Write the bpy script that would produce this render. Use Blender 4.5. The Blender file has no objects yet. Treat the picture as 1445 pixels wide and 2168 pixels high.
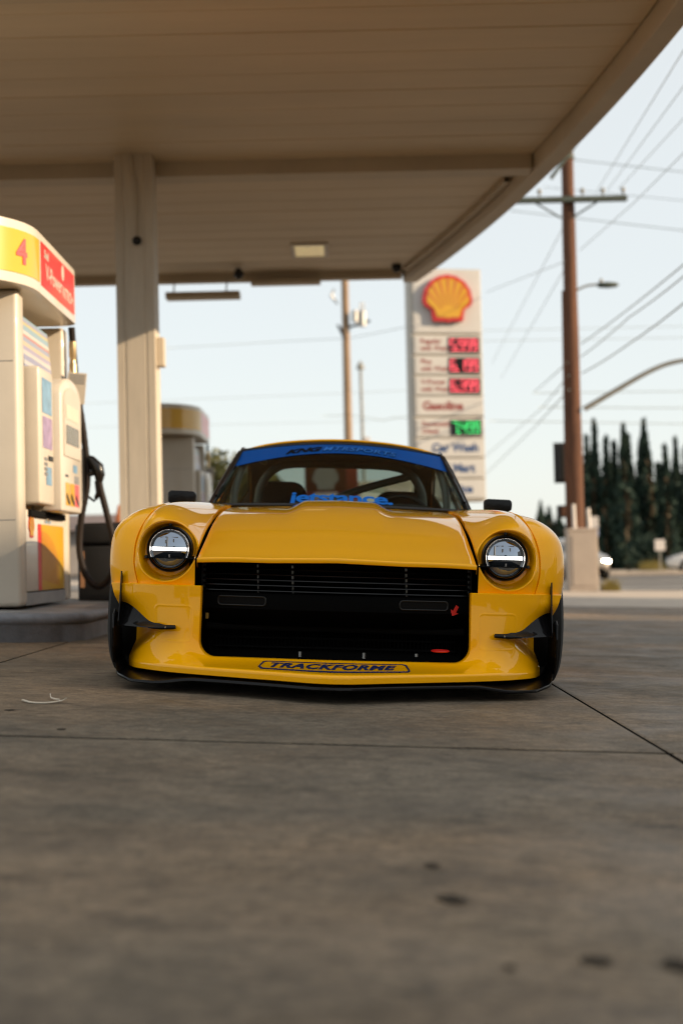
import bpy, bmesh, math, random
import numpy as np
from mathutils import Vector, Matrix
random.seed(7)
RND = np.random.RandomState(11)
S = bpy.context.scene
R = math.radians

# ------------------------------------------------------------------ camera
W_PX, H_PX, F_PX = 1445.0, 2168.0, 3011.0
CAM_H, PITCH, ROLL = 0.5, R(1.92), R(-1.3)
CAM_M = Matrix.Rotation(R(90) + PITCH, 3, 'X') @ Matrix.Rotation(ROLL, 3, 'Z')
cd = bpy.data.cameras.new('camera')
cam = bpy.data.objects.new('camera', cd)
S.collection.objects.link(cam)
cam.matrix_world = Matrix.Translation((0, 0, CAM_H)) @ CAM_M.to_4x4()
cd.sensor_fit = 'VERTICAL'
cd.sensor_height = 36.0
cd.sensor_width = 24.0
cd.lens = 50.0
cd.clip_start = 0.05
cd.clip_end = 3000
cd.dof.use_dof = True
cd.dof.focus_distance = 5.42
cd.dof.aperture_fstop = 2.0
S.camera = cam

# ------------------------------------------------------------------ light
SUN_AZ = math.atan2(0.96, -0.28)          # clockwise from +Y
SUN_EL = R(20.0)
SUN_DIR = Vector((math.sin(SUN_AZ) * math.cos(SUN_EL), math.cos(SUN_AZ) * math.cos(SUN_EL), math.sin(SUN_EL)))
w = bpy.data.worlds.new('World')
S.world = w
w.use_nodes = True
nt = w.node_tree
nt.nodes.clear()
sky = nt.nodes.new('ShaderNodeTexSky')
sky.sky_type = 'NISHITA'
sky.sun_disc = False
sky.sun_elevation = SUN_EL
sky.sun_rotation = SUN_AZ
sky.air_density = 1.0
sky.dust_density = 0.8
sky.ozone_density = 1.0
bg = nt.nodes.new('ShaderNodeBackground')
bg.inputs['Strength'].default_value = 0.15
veil = nt.nodes.new('ShaderNodeMix')              # thin even high haze over the whole sky
veil.data_type = 'RGBA'
veil.inputs[0].default_value = 0.87
veil.inputs[7].default_value = (2.44, 2.50, 2.44, 1)
wo = nt.nodes.new('ShaderNodeOutputWorld')
nt.links.new(sky.outputs[0], veil.inputs[6])
nt.links.new(veil.outputs[2], bg.inputs['Color'])
nt.links.new(bg.outputs[0], wo.inputs['Surface'])
sl = bpy.data.lights.new('sun', 'SUN')
sl.energy = 3.3
sl.angle = R(0.4)
sl.color = (1.0, 0.77, 0.52)
sun = bpy.data.objects.new('sun', sl)
S.collection.objects.link(sun)
sun.rotation_euler = SUN_DIR.to_track_quat('Z', 'Y').to_euler()
S.view_settings.view_transform = 'Standard'
S.view_settings.look = 'None'
S.view_settings.gamma = 1.0
S.view_settings.exposure = 1.18
S.view_settings.use_curve_mapping = False
S.render.engine = 'CYCLES'
S.cycles.use_denoising = True
S.cycles.filter_width = 1.15
S.cycles.max_bounces = 8
S.cycles.transparent_max_bounces = 16
S.cycles.caustics_reflective = False
S.cycles.caustics_refractive = False


def at(px, py, d):
    """world point seen at photograph pixel (px, py), d metres deep"""
    v = Vector(((px - W_PX / 2) / F_PX, (H_PX / 2 - py) / F_PX, -1.0)) * d
    return CAM_M @ v + Vector((0, 0, CAM_H))


def zg(x, y=0.0):
    return -0.3 * math.tanh(x / 6.0)


# ------------------------------------------------------------------ materials
MATS = {}


def nodes_of(m):
    m.use_nodes = True
    t = m.node_tree
    return t, t.nodes['Principled BSDF']


def mat(name, col, rough=0.5, metal=0.0, coat=0.0, coat_rough=0.03, emit=None, estr=0.0, var=0.0, vscale=6.0,
        bump=0.0, bscale=60.0, spec=0.5, stretch=None, rvar=0.0):
    if name in MATS:
        return MATS[name]
    m = bpy.data.materials.new(name)
    t, p = nodes_of(m)
    p.inputs['Base Color'].default_value = (*col, 1)
    p.inputs['Roughness'].default_value = rough
    p.inputs['Metallic'].default_value = metal
    p.inputs['Coat Weight'].default_value = coat
    p.inputs['Coat Roughness'].default_value = coat_rough
    p.inputs['Specular IOR Level'].default_value = spec
    if emit:
        p.inputs['Emission Color'].default_value = (*emit, 1)
        p.inputs['Emission Strength'].default_value = estr
    if var > 0 or bump > 0 or rvar > 0:
        tc = t.nodes.new('ShaderNodeTexCoord')
        mp = t.nodes.new('ShaderNodeMapping')
        t.links.new(tc.outputs['Object'], mp.inputs[0])
        if stretch:
            mp.inputs['Scale'].default_value = stretch
        if var > 0 or rvar > 0:
            n = t.nodes.new('ShaderNodeTexNoise')
            n.inputs['Scale'].default_value = vscale
            n.inputs['Detail'].default_value = 6
            n.inputs['Roughness'].default_value = 0.65
            t.links.new(mp.outputs[0], n.inputs['Vector'])
        if var > 0:
            mr = t.nodes.new('ShaderNodeMapRange')
            mr.inputs['From Min'].default_value = 0.3
            mr.inputs['From Max'].default_value = 0.7
            mr.inputs['To Min'].default_value = 1 - var
            mr.inputs['To Max'].default_value = 1 + var * 0.6
            t.links.new(n.outputs[0], mr.inputs[0])
            mx = t.nodes.new('ShaderNodeMix')
            mx.data_type = 'RGBA'
            mx.blend_type = 'MULTIPLY'
            mx.inputs[0].default_value = 1
            mx.inputs[6].default_value = (*col, 1)
            t.links.new(mr.outputs[0], mx.inputs[7])
            t.links.new(mx.outputs[2], p.inputs['Base Color'])
        if rvar > 0:
            m2 = t.nodes.new('ShaderNodeMapRange')
            m2.inputs['To Min'].default_value = max(0, rough - rvar)
            m2.inputs['To Max'].default_value = rough + rvar
            t.links.new(n.outputs[0], m2.inputs[0])
            t.links.new(m2.outputs[0], p.inputs['Roughness'])
        if bump > 0:
            n2 = t.nodes.new('ShaderNodeTexNoise')
            n2.inputs['Scale'].default_value = bscale
            n2.inputs['Detail'].default_value = 5
            t.links.new(mp.outputs[0], n2.inputs['Vector'])
            b = t.nodes.new('ShaderNodeBump')
            b.inputs['Strength'].default_value = bump
            b.inputs['Distance'].default_value = 0.01
            t.links.new(n2.outputs[0], b.inputs['Height'])
            t.links.new(b.outputs[0], p.inputs['Normal'])
    MATS[name] = m
    return m


def concrete_mat():
    m = bpy.data.materials.new('stained_concrete')
    t, p = nodes_of(m)
    N, L = t.nodes, t.links
    geo = N.new('ShaderNodeNewGeometry')

    def noise(scale, detail=6, rough=0.6, sc=(1, 1, 1), loc=(0, 0, 0), dist=0.0):
        mp = N.new('ShaderNodeMapping')
        mp.inputs['Scale'].default_value = sc
        mp.inputs['Location'].default_value = loc
        L.new(geo.outputs['Position'], mp.inputs[0])
        n = N.new('ShaderNodeTexNoise')
        n.inputs['Scale'].default_value = scale
        n.inputs['Detail'].default_value = detail
        n.inputs['Roughness'].default_value = rough
        n.inputs['Distortion'].default_value = dist
        L.new(mp.outputs[0], n.inputs['Vector'])
        return n.outputs[0]

    def ramp(src, a, b, lo, hi):
        r = N.new('ShaderNodeMapRange')
        r.interpolation_type = 'SMOOTHSTEP'
        r.inputs['From Min'].default_value = a
        r.inputs['From Max'].default_value = b
        r.inputs['To Min'].default_value = lo
        r.inputs['To Max'].default_value = hi
        L.new(src, r.inputs[0])
        return r.outputs[0]

    def mul(c, f):
        x = N.new('ShaderNodeMix')
        x.data_type = 'RGBA'
        x.blend_type = 'MULTIPLY'
        x.inputs[0].default_value = 1
        L.new(c, x.inputs[6])
        L.new(f, x.inputs[7])
        return x.outputs[2]

    big = noise(0.55, 5, 0.55, loc=(3.1, 7.7, 0), dist=0.4)
    mixc = N.new('ShaderNodeMix')
    mixc.data_type = 'RGBA'
    mixc.inputs[6].default_value = (0.136, 0.108, 0.075, 1)
    mixc.inputs[7].default_value = (0.215, 0.143, 0.082, 1)
    L.new(ramp(big, 0.35, 0.68, 0, 1), mixc.inputs[0])
    c = mixc.outputs[2]
    c = mul(c, ramp(noise(2.2, 6, 0.6, loc=(1.3, 0.2, 0), dist=0.6), 0.36, 0.62, 0.78, 1.06))   # worn and oily patches
    c = mul(c, ramp(noise(6.0, 4, 0.55, sc=(0.45, 1, 1), loc=(9, 4, 0)), 0.56, 0.72, 1.0, 0.66))   # darker blots
    c = mul(c, ramp(noise(27, 7, 0.7, sc=(0.7, 1, 1), loc=(5, 5, 0)), 0.3, 0.7, 0.62, 1.28))
    c = mul(c, ramp(noise(11, 2, 0.5, sc=(0.5, 1, 1), loc=(7, 1, 0)), 0.70, 0.76, 1.0, 0.55))
    c = mul(c, ramp(noise(17, 3, 0.5, sc=(0.6, 1, 1), loc=(2, 14, 0)), 0.66, 0.74, 1.0, 0.5))     # gum and drips
    c = mul(c, ramp(noise(95, 5, 0.75), 0.28, 0.72, 0.60, 1.36))                                   # sand grain
    c = mul(c, ramp(noise(420, 2, 0.6), 0.3, 0.7, 0.82, 1.16))
    L.new(c, p.inputs['Base Color'])
    L.new(ramp(noise(3.0, 5, 0.6), 0.3, 0.7, 0.55, 0.85), p.inputs['Roughness'])
    p.inputs['Specular IOR Level'].default_value = 0.35
    b = N.new('ShaderNodeBump')
    b.inputs['Strength'].default_value = 0.35
    b.inputs['Distance'].default_value = 0.004
    L.new(noise(190, 5, 0.7), b.inputs['Height'])
    L.new(b.outputs[0], p.inputs['Normal'])
    return m


def glass_mat(name, tint, boost=1.0, rough=0.0):
    m = bpy.data.materials.new(name)
    m.use_nodes = True
    t = m.node_tree
    t.nodes.clear()
    out = t.nodes.new('ShaderNodeOutputMaterial')
    tr = t.nodes.new('ShaderNodeBsdfTransparent')
    tr.inputs[0].default_value = (*tint, 1)
    gl = t.nodes.new('ShaderNodeBsdfGlossy')
    gl.inputs['Roughness'].default_value = rough
    geo = t.nodes.new('ShaderNodeNewGeometry')
    dot = t.nodes.new('ShaderNodeVectorMath')
    dot.operation = 'DOT_PRODUCT'
    t.links.new(geo.outputs['Normal'], dot.inputs[0])
    t.links.new(geo.outputs['Incoming'], dot.inputs[1])
    prev = dot.outputs['Value']
    for op, val, inv in (('ABSOLUTE', 0, 0), ('SUBTRACT', 1.0, 1), ('POWER', 5.0, 0), ('MULTIPLY', 0.96 * boost, 0), ('ADD', 0.04 * boost, 0)):
        q = t.nodes.new('ShaderNodeMath')
        q.operation = op
        q.use_clamp = op == 'ADD'
        if inv:
            q.inputs[0].default_value = val
            t.links.new(prev, q.inputs[1])
        else:
            t.links.new(prev, q.inputs[0])
            if op != 'ABSOLUTE':
                q.inputs[1].default_value = val
        prev = q.outputs[0]
    ml = q
    mx = t.nodes.new('ShaderNodeMixShader')
    t.links.new(ml.outputs[0], mx.inputs[0])
    t.links.new(tr.outputs[0], mx.inputs[1])
    t.links.new(gl.outputs[0], mx.inputs[2])
    t.links.new(mx.outputs[0], out.inputs[0])
    MATS[name] = m
    return m


def carbon_mat():
    m = bpy.data.materials.new('carbon_weave')
    t, p = nodes_of(m)
    tc = t.nodes.new('ShaderNodeTexCoord')
    ck = t.nodes.new('ShaderNodeTexChecker')
    ck.inputs['Scale'].default_value = 260
    ck.inputs['Color1'].default_value = (0.0012, 0.0012, 0.0014, 1)
    ck.inputs['Color2'].default_value = (0.006, 0.006, 0.007, 1)
    mp = t.nodes.new('ShaderNodeMapping')
    mp.inputs['Rotation'].default_value = (0, 0, R(45))
    t.links.new(tc.outputs['Object'], mp.inputs[0])
    t.links.new(mp.outputs[0], ck.inputs[0])
    t.links.new(ck.outputs[0], p.inputs['Base Color'])
    p.inputs['Roughness'].default_value = 0.35
    p.inputs['Coat Weight'].default_value = 0.35
    p.inputs['Coat Roughness'].default_value = 0.05
    p.inputs['Specular IOR Level'].default_value = 0.05
    return m


def leaf_mat(name, c1, c2, rough=0.7):
    m = bpy.data.materials.new(name)
    t, p = nodes_of(m)
    g = t.nodes.new('ShaderNodeNewGeometry')
    mx = t.nodes.new('ShaderNodeMix')
    mx.data_type = 'RGBA'
    mx.inputs[6].default_value = (*c1, 1)
    mx.inputs[7].default_value = (*c2, 1)
    t.links.new(g.outputs['Random Per Island'], mx.inputs[0])
    t.links.new(mx.outputs[2], p.inputs['Base Color'])
    p.inputs['Roughness'].default_value = rough
    p.inputs['Specular IOR Level'].default_value = 0.2
    MATS[name] = m
    return m


M_PAINT = mat('yellow_paint', (0.98, 0.44, 0.0), 0.45, 0, 1.0, 0.012, spec=0.05)
M_PAINT.node_tree.nodes['Principled BSDF'].inputs['Coat IOR'].default_value = 1.36
M_BLACK = mat('gloss_black', (0.006, 0.006, 0.006), 0.3, 0, 0.35, 0.05, spec=0.25)
M_SATIN = mat('satin_black', (0.012, 0.012, 0.012), 0.5, var=0.3, vscale=20)
M_MATTE = mat('matte_black', (0.006, 0.006, 0.006), 0.9, spec=0.1)
M_RUBBER = mat('tyre_rubber', (0.013, 0.013, 0.013), 0.75, spec=0.25, var=0.3, vscale=30)
M_CARBON = carbon_mat()
M_CHROME = mat('chrome', (0.62, 0.62, 0.62), 0.12, 1.0)
M_STEEL = mat('dull_steel', (0.42, 0.41, 0.39), 0.4, 0.9, var=0.2, vscale=30)
M_LENS = mat('lamp_lens_mirror', (0.30, 0.34, 0.40), 0.02, 1.0, 0.0, 0.0)
M_LED = mat('led_bar', (0.9, 0.9, 0.9), 0.3, emit=(1.0, 0.98, 0.94), estr=2.2)
M_BLUE = mat('blue_vinyl', (0.002, 0.072, 0.31), 0.5, spec=0.1, var=0.05)
M_BLUEINK = mat('navy_vinyl', (0.004, 0.014, 0.085), 0.4, var=0.1)
M_RED = mat('red_enamel', (0.62, 0.012, 0.008), 0.4, var=0.1)
M_GLASS = glass_mat('windscreen_glass', (0.54, 0.61, 0.58), 1.05)
M_CAGE = mat('cage_tube_paint', (0.13, 0.13, 0.11), 0.4, coat=0.3, var=0.15, vscale=10)
M_CABIN = mat('cabin_cloth', (0.018, 0.016, 0.015), 0.85, var=0.3, vscale=20)
M_CONC = concrete_mat()
M_APRON = mat('pale_concrete', (0.40, 0.33, 0.26), 0.8, var=0.22, vscale=2.5, bump=0.3, bscale=120)
M_KERB = mat('kerb_steel_grey', (0.17, 0.18, 0.20), 0.55, var=0.45, vscale=3.5, bump=0.3, bscale=60)
M_ISLAND = mat('island_concrete', (0.26, 0.25, 0.24), 0.75, var=0.3, vscale=3, bump=0.3, bscale=80)
M_ASPHALT = mat('road_asphalt', (0.10, 0.089, 0.079), 0.85, var=0.35, vscale=0.5, bump=0.3, bscale=90)
M_LINE = mat('road_paint', (0.6, 0.58, 0.52), 0.7, var=0.25, vscale=4)
M_SOFFIT = mat('soffit_paint', (0.64, 0.545, 0.41), 0.5, var=0.10, vscale=0.9, stretch=(0.4, 2.5, 1))
M_FASCIA = mat('fascia_paint', (0.52, 0.45, 0.345), 0.5, var=0.10, vscale=1.5)
M_COL = mat('column_paint', (0.58, 0.51, 0.41), 0.55, var=0.12, vscale=3, stretch=(3, 3, 0.5))
M_CREAM = mat('pump_cream_panel', (0.52, 0.47, 0.39), 0.4, coat=0.2, var=0.07, vscale=3)
M_PWHITE = mat('pump_white', (0.57, 0.52, 0.44), 0.35, coat=0.3, var=0.05, vscale=3)
M_PYEL = mat('pump_yellow', (0.66, 0.37, 0.012), 0.32, coat=0.5, var=0.06, vscale=2)
M_PRED = mat('pump_red', (0.72, 0.028, 0.02), 0.35, coat=0.4, var=0.06, vscale=2)
M_PINK = mat('faded_red_print', (0.62, 0.10, 0.10), 0.5, var=0.1)
M_PGREY = mat('pump_grey_base', (0.22, 0.22, 0.22), 0.5, var=0.2, vscale=8)
M_HOSE = mat('rubber_hose', (0.014, 0.009, 0.007), 0.6, spec=0.2, var=0.2, vscale=20)
M_BRASS = mat('hose_fitting', (0.6, 0.45, 0.25), 0.35, 0.8)
M_POSTER = None
M_WOOD = mat('pole_timber', (0.115, 0.046, 0.021), 0.85, var=0.45, vscale=2.2, stretch=(6, 6, 0.6), bump=0.5, bscale=30)
M_WOODP = mat('pale_pole_timber', (0.30, 0.20, 0.12), 0.85, var=0.35, vscale=2.2, stretch=(6, 6, 0.6), bump=0.5, bscale=30)
M_GALV = mat('galvanised_steel', (0.24, 0.23, 0.20), 0.5, 0.3, var=0.2, vscale=6)
M_GREENARM = mat('green_grey_arm', (0.06, 0.075, 0.06), 0.7, var=0.2)
M_WIRE = mat('hazed_wire', (0.40, 0.44, 0.42), 0.6, var=0.1)  # haze over the distant wires is put into this pale colour
M_SIGN = mat('sign_panel', (0.50, 0.49, 0.47), 0.5, var=0.06, vscale=2)
M_SIGNF = mat('sign_frame', (0.42, 0.38, 0.32), 0.5, var=0.1, vscale=2)
M_SIGNT = mat('sign_red_print', (0.22, 0.05, 0.045), 0.6, var=0.1)
M_SIGNB = mat('sign_blue_print', (0.02, 0.06, 0.17), 0.6, var=0.1)
M_PECR = mat('shell_red', (0.48, 0.010, 0.012), 0.4, coat=0.3, var=0.05)
M_PECY = mat('shell_yellow', (0.55, 0.29, 0.01), 0.4, coat=0.3, var=0.05)
M_PECO = mat('shell_orange', (0.48, 0.13, 0.02), 0.4, coat=0.3, var=0.05)
M_LEDR = mat('red_led_digit', (0.3, 0.02, 0.02), 0.4, emit=(1.0, 0.10, 0.13), estr=1.7)
M_LEDG = mat('green_led_digit', (0.02, 0.3, 0.05), 0.4, emit=(0.08, 1.0, 0.24), estr=1.1)
M_CAB = mat('utility_box_paint', (0.40, 0.33, 0.27), 0.6, var=0.12, vscale=3)
M_WHITEP = mat('white_conduit', (0.66, 0.60, 0.55), 0.5, var=0.1)
M_CARW = mat('white_car_paint', (0.80, 0.78, 0.75), 0.35, coat=1.0, var=0.03)
M_CARS = mat('silver_car_paint', (0.22, 0.19, 0.16), 0.35, 0.3, coat=1.0, var=0.03)
M_DARKGLASS = mat('dark_car_glass', (0.02, 0.024, 0.026), 0.05, coat=1.0)
M_LAMP = mat('car_headlamp_lit', (0.9, 0.9, 0.8), 0.3, emit=(1.0, 0.86, 0.62), estr=14.0)
M_TREE = leaf_mat('cypress_leaf', (0.012, 0.026, 0.020), (0.026, 0.048, 0.032))
M_TREEB = leaf_mat('cypress_dry_leaf', (0.05, 0.038, 0.02), (0.075, 0.055, 0.03))
M_OLIVE = leaf_mat('olive_leaf', (0.06, 0.07, 0.03), (0.16, 0.15, 0.05))
M_GRASS = leaf_mat('dry_grass_blade', (0.16, 0.14, 0.04), (0.26, 0.20, 0.06))
M_BARK = mat('bark', (0.08, 0.055, 0.04), 0.9, var=0.4, vscale=6, bump=0.5, bscale=20)
M_STUCCO = mat('stucco', (0.34, 0.30, 0.27), 0.85, var=0.12, vscale=2, bump=0.2, bscale=40)
M_ROOF = mat('roof_shingle', (0.15, 0.11, 0.10), 0.85, var=0.25, vscale=5)
M_BIN = mat('bin_plastic', (0.010, 0.009, 0.008), 0.5, var=0.2, vscale=10)
M_LAMPLENS = mat('canopy_lamp_lens', (0.88, 0.72, 0.36), 0.3, emit=(1.0, 0.78, 0.40), estr=0.13, var=0.35, vscale=9)
M_TIE = mat('white_plastic', (0.62, 0.56, 0.46), 0.4, var=0.1, vscale=20)
M_STAIN = mat('oil_stain', (0.042, 0.034, 0.026), 0.95, spec=0.05, var=0.3, vscale=20)


def poster_mat():
    m = bpy.data.materials.new('printed_poster')
    t, p = nodes_of(m)
    tc = t.nodes.new('ShaderNodeTexCoord')
    sx = t.nodes.new('ShaderNodeSeparateXYZ')
    t.links.new(tc.outputs['Generated'], sx.inputs[0])
    n = t.nodes.new('ShaderNodeTexNoise')
    n.inputs['Scale'].default_value = 6
    n.inputs['Detail'].default_value = 2
    t.links.new(tc.outputs['Generated'], n.inputs['Vector'])
    ad = t.nodes.new('ShaderNodeMath')
    ad.operation = 'MULTIPLY_ADD'
    ad.inputs[1].default_value = 0.025
    t.links.new(n.outputs[0], ad.inputs[0])
    t.links.new(sx.outputs['Z'], ad.inputs[2])
    r = t.nodes.new('ShaderNodeValToRGB')
    r.color_ramp.interpolation = 'CONSTANT'
    e = r.color_ramp.elements
    e[0].position, e[0].color = 0.0, (0.26, 0.27, 0.36, 1)
    e[1].position, e[1].color = 0.98, (0.22, 0.36, 0.42, 1)
    for pos, c in ((0.14, (0.42, 0.42, 0.42, 1)), (0.22, (0.24, 0.25, 0.36, 1)), (0.32, (0.45, 0.44, 0.42, 1)), (0.40, (0.30, 0.28, 0.40, 1)), (0.48, (0.46, 0.40, 0.28, 1)),
                   (0.56, (0.26, 0.30, 0.40, 1)), (0.64, (0.42, 0.20, 0.18, 1)), (0.69, (0.52, 0.50, 0.46, 1)), (0.76, (0.24, 0.36, 0.44, 1)), (0.86, (0.46, 0.42, 0.22, 1)), (0.92, (0.28, 0.30, 0.42, 1))):
        x = e.new(pos)
        x.color = c
    t.links.new(ad.outputs[0], r.inputs[0])
    t.links.new(r.outputs[0], p.inputs['Base Color'])
    p.inputs['Roughness'].default_value = 0.35
    return m


M_POSTER = poster_mat()
M_STKB = mat('sticker_blue', (0.16, 0.30, 0.44), 0.4, var=0.35, vscale=14)
M_STKP = mat('sticker_purple', (0.30, 0.22, 0.36), 0.4, var=0.4, vscale=14)


# ------------------------------------------------------------------ mesh helpers
class MB:
    def __init__(s):
        s.v, s.f = [], []

    def add(s, v, f):
        o = len(s.v)
        s.v += [tuple(p) for p in v]
        s.f += [tuple(i + o for i in q) for q in f]
        return s

    def box(s, lo, hi):
        x0, y0, z0 = lo
        x1, y1, z1 = hi
        v = [(x0, y0, z0), (x1, y0, z0), (x1, y1, z0), (x0, y1, z0), (x0, y0, z1), (x1, y0, z1), (x1, y1, z1), (x0, y1, z1)]
        return s.add(v, [(0, 3, 2, 1), (4, 5, 6, 7), (0, 1, 5, 4), (1, 2, 6, 5), (2, 3, 7, 6), (3, 0, 4, 7)])

    def grid(s, P, cu=False, cv=False):
        """P[i][j] -> point"""
        nu, nv = len(P), len(P[0])
        v = [tuple(p) for row in P for p in row]
        f = []
        for i in range(nu if cu else nu - 1):
            for j in range(nv if cv else nv - 1):
                a, b = i, (i + 1) % nu
                c, d = j, (j + 1) % nv
                f.append((a * nv + c, a * nv + d, b * nv + d, b * nv + c))
        return s.add(v, f)

    def tube(s, pts, r, n=10, caps=True):
        pts = [Vector(p) for p in pts]
        rr = r if isinstance(r, (list, tuple)) else [r] * len(pts)
        rows = []
        up = Vector((0, 0, 1))
        prev = None
        for i, p in enumerate(pts):
            a = pts[max(0, i - 1)]
            b = pts[min(len(pts) - 1, i + 1)]
            t = (b - a).normalized()
            if prev is None:
                q = up if abs(t.z) < 0.9 else Vector((1, 0, 0))
                n1 = t.cross(q).normalized()
            else:
                n1 = (prev - t * prev.dot(t)).normalized()
            prev = n1
            n2 = t.cross(n1)
            rows.append([p + (n1 * math.cos(k * 2 * math.pi / n) + n2 * math.sin(k * 2 * math.pi / n)) * rr[i] for k in range(n)])
        o = len(s.v)
        s.grid(rows, cv=True)
        if caps:
            s.f.append(tuple(o + k for k in range(n)))
            s.f.append(tuple(o + (len(pts) - 1) * n + k for k in reversed(range(n))))
        return s

    def prism(s, poly, d0, d1, axis='y'):
        """polygon in the other two axes, extruded d0..d1"""
        def p3(a, b, d):
            return {'y': (a, d, b), 'x': (d, a, b), 'z': (a, b, d)}[axis]
        n = len(poly)
        v = [p3(a, b, d0) for a, b in poly] + [p3(a, b, d1) for a, b in poly]
        f = [tuple(range(n)), tuple(reversed(range(n, 2 * n)))] + [(i, i + n, (i + 1) % n + n, (i + 1) % n) for i in range(n)]
        return s.add(v, f)

    def lathe(s, prof, n=32, axis='x', c=(0, 0, 0), closed=False):
        rows = []
        for k in range(n):
            a = 2 * math.pi * k / n
            row = []
            for (h, r) in prof:
                if axis == 'x':
                    row.append((c[0] + h, c[1] + r * math.cos(a), c[2] + r * math.sin(a)))
                elif axis == 'y':
                    row.append((c[0] + r * math.cos(a), c[1] + h, c[2] + r * math.sin(a)))
                else:
                    row.append((c[0] + r * math.cos(a), c[1] + r * math.sin(a), c[2] + h))
            rows.append(row)
        return s.grid(rows, cu=True, cv=closed)

    def mesh(s, name, bevel=0.0, smooth=None, seg=2, tri=False, weld=False):
        me = bpy.data.meshes.new(name)
        me.from_pydata([tuple(p) for p in s.v], [], s.f)
        if bevel or weld:
            bm = bmesh.new()
            bm.from_mesh(me)
            if weld:
                bmesh.ops.remove_doubles(bm, verts=bm.verts, dist=1e-5)
            bmesh.ops.recalc_face_normals(bm, faces=bm.faces)
            if bevel:
                es = [e for e in bm.edges if len(e.link_faces) == 2 and e.calc_face_angle(0) > R(30)]
                bmesh.ops.bevel(bm, geom=es, offset=bevel, segments=seg, profile=0.5, affect='EDGES', clamp_overlap=True)
            bm.to_mesh(me)
            bm.free()
        if smooth is not None:
            me.polygons.foreach_set('use_smooth', [True] * len(me.polygons))
            if smooth < 180:
                me.set_sharp_from_angle(angle=R(smooth))
        me.update()
        return me


def link(name, me, m, parent=None, label=None, cat=None, group=None, kind=None, loc=None):
    o = bpy.data.objects.new(name, me)
    S.collection.objects.link(o)
    if m and me is not None and len(me.materials) == 0:
        me.materials.append(m)
    if parent:
        o.parent = parent
    if loc is not None:
        o.location = loc
    return tag(o, label, cat, group, kind)


def tag(o, label=None, cat=None, group=None, kind=None):
    for k, v in (('label', label), ('category', cat), ('group', group), ('kind', kind)):
        if v:
            o[k] = v
    return o


def thing(name, label, cat, loc=(0, 0, 0), rot=(0, 0, 0), group=None):
    o = bpy.data.objects.new(name, None)
    S.collection.objects.link(o)
    o.empty_display_size = 0.2
    o.location = loc
    o.rotation_euler = rot
    return tag(o, label, cat, group)


def kids(o):
    return [c for c in bpy.data.objects if c.parent == o]


def copy_tree(o, parent=None):
    c = o.copy()
    S.collection.objects.link(c)
    c.parent = parent
    for ch in kids(o):
        copy_tree(ch, c)
    return c


def cat_rom(P, t):
    """Catmull-Rom through the list of points P at parameter t in [0, len-1]"""
    n = len(P)
    i = min(max(int(math.floor(t)), 0), n - 2)
    f = t - i
    p1, p2 = np.array(P[i], float), np.array(P[i + 1], float)
    p0 = np.array(P[i - 1], float) if i > 0 else 2 * p1 - p2
    p3 = np.array(P[i + 2], float) if i + 2 < n else 2 * p2 - p1
    return 0.5 * (2 * p1 + (p2 - p0) * f + (2 * p0 - 5 * p1 + 4 * p2 - p3) * f * f + (3 * p1 - p0 - 3 * p2 + p3) * f ** 3)


def interp(tab, x):
    """smooth (Catmull-Rom / monotone-ish) table lookup"""
    xs = [a for a, b in tab]
    if x <= xs[0]:
        return tab[0][1]
    if x >= xs[-1]:
        return tab[-1][1]
    for i in range(len(xs) - 1):
        if x <= xs[i + 1]:
            break
    h = xs[i + 1] - xs[i]
    f = (x - xs[i]) / h
    y1, y2 = tab[i][1], tab[i + 1][1]
    d = (y2 - y1) / h
    dl = (y1 - tab[i - 1][1]) / (xs[i] - xs[i - 1]) if i > 0 else d
    dr = (tab[i + 2][1] - y2) / (xs[i + 2] - xs[i + 1]) if i + 2 < len(xs) else d
    m1 = 0 if dl * d <= 0 else (dl + d) / 2
    m2 = 0 if dr * d <= 0 else (dr + d) / 2
    if i == 0:
        m1 = d
    if i + 2 >= len(xs):
        m2 = d
    return (2 * f ** 3 - 3 * f ** 2 + 1) * y1 + (f ** 3 - 2 * f ** 2 + f) * h * m1 + (-2 * f ** 3 + 3 * f ** 2) * y2 + (f ** 3 - f ** 2) * h * m2


def sstep(a, b, x):
    t = min(1, max(0, (x - a) / (b - a)))
    return t * t * (3 - 2 * t)


def text_geo(body, size=1.0, shear=0.0, offset=0.0, align='CENTER', spacing=1.0, sx=1.0, cuts=0):
    cu = bpy.data.curves.new('lettering_curve', 'FONT')
    cu.body = body
    cu.size = size
    cu.shear = shear
    cu.offset = offset
    cu.align_x = align
    cu.align_y = 'CENTER'
    cu.space_character = spacing
    cu.resolution_u = 3
    o = bpy.data.objects.new('lettering_tmp', cu)
    S.collection.objects.link(o)
    dg = bpy.context.evaluated_depsgraph_get()
    me = bpy.data.meshes.new_from_object(o.evaluated_get(dg))
    bpy.data.objects.remove(o)
    bpy.data.curves.remove(cu)
    bm = bmesh.new()
    bm.from_mesh(me)
    bmesh.ops.remove_doubles(bm, verts=bm.verts, dist=size * 1e-4)
    if cuts:
        bmesh.ops.triangulate(bm, faces=bm.faces)
        for _ in range(cuts):
            es = [e for e in bm.edges if e.calc_length() > size * 0.16]
            if es:
                bmesh.ops.subdivide_edges(bm, edges=es, cuts=1)
                bmesh.ops.triangulate(bm, faces=[f for f in bm.faces if len(f.verts) > 3])
    bm.verts.index_update()
    v = [(p.co.x * sx, p.co.y) for p in bm.verts]
    f = [tuple(p.index for p in q.verts) for q in bm.faces]
    bm.free()
    bpy.data.meshes.remove(me)
    return v, f


def text_obj(name, body, fn, m, parent, **kw):
    """flat print: the letters' outline mapped by fn(u, v) -> (x, y, z)"""
    v, f = text_geo(body, **kw)
    b = MB().add([fn(a, c) for a, c in v], f)
    return link(name, b.mesh(name), m, parent)


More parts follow.
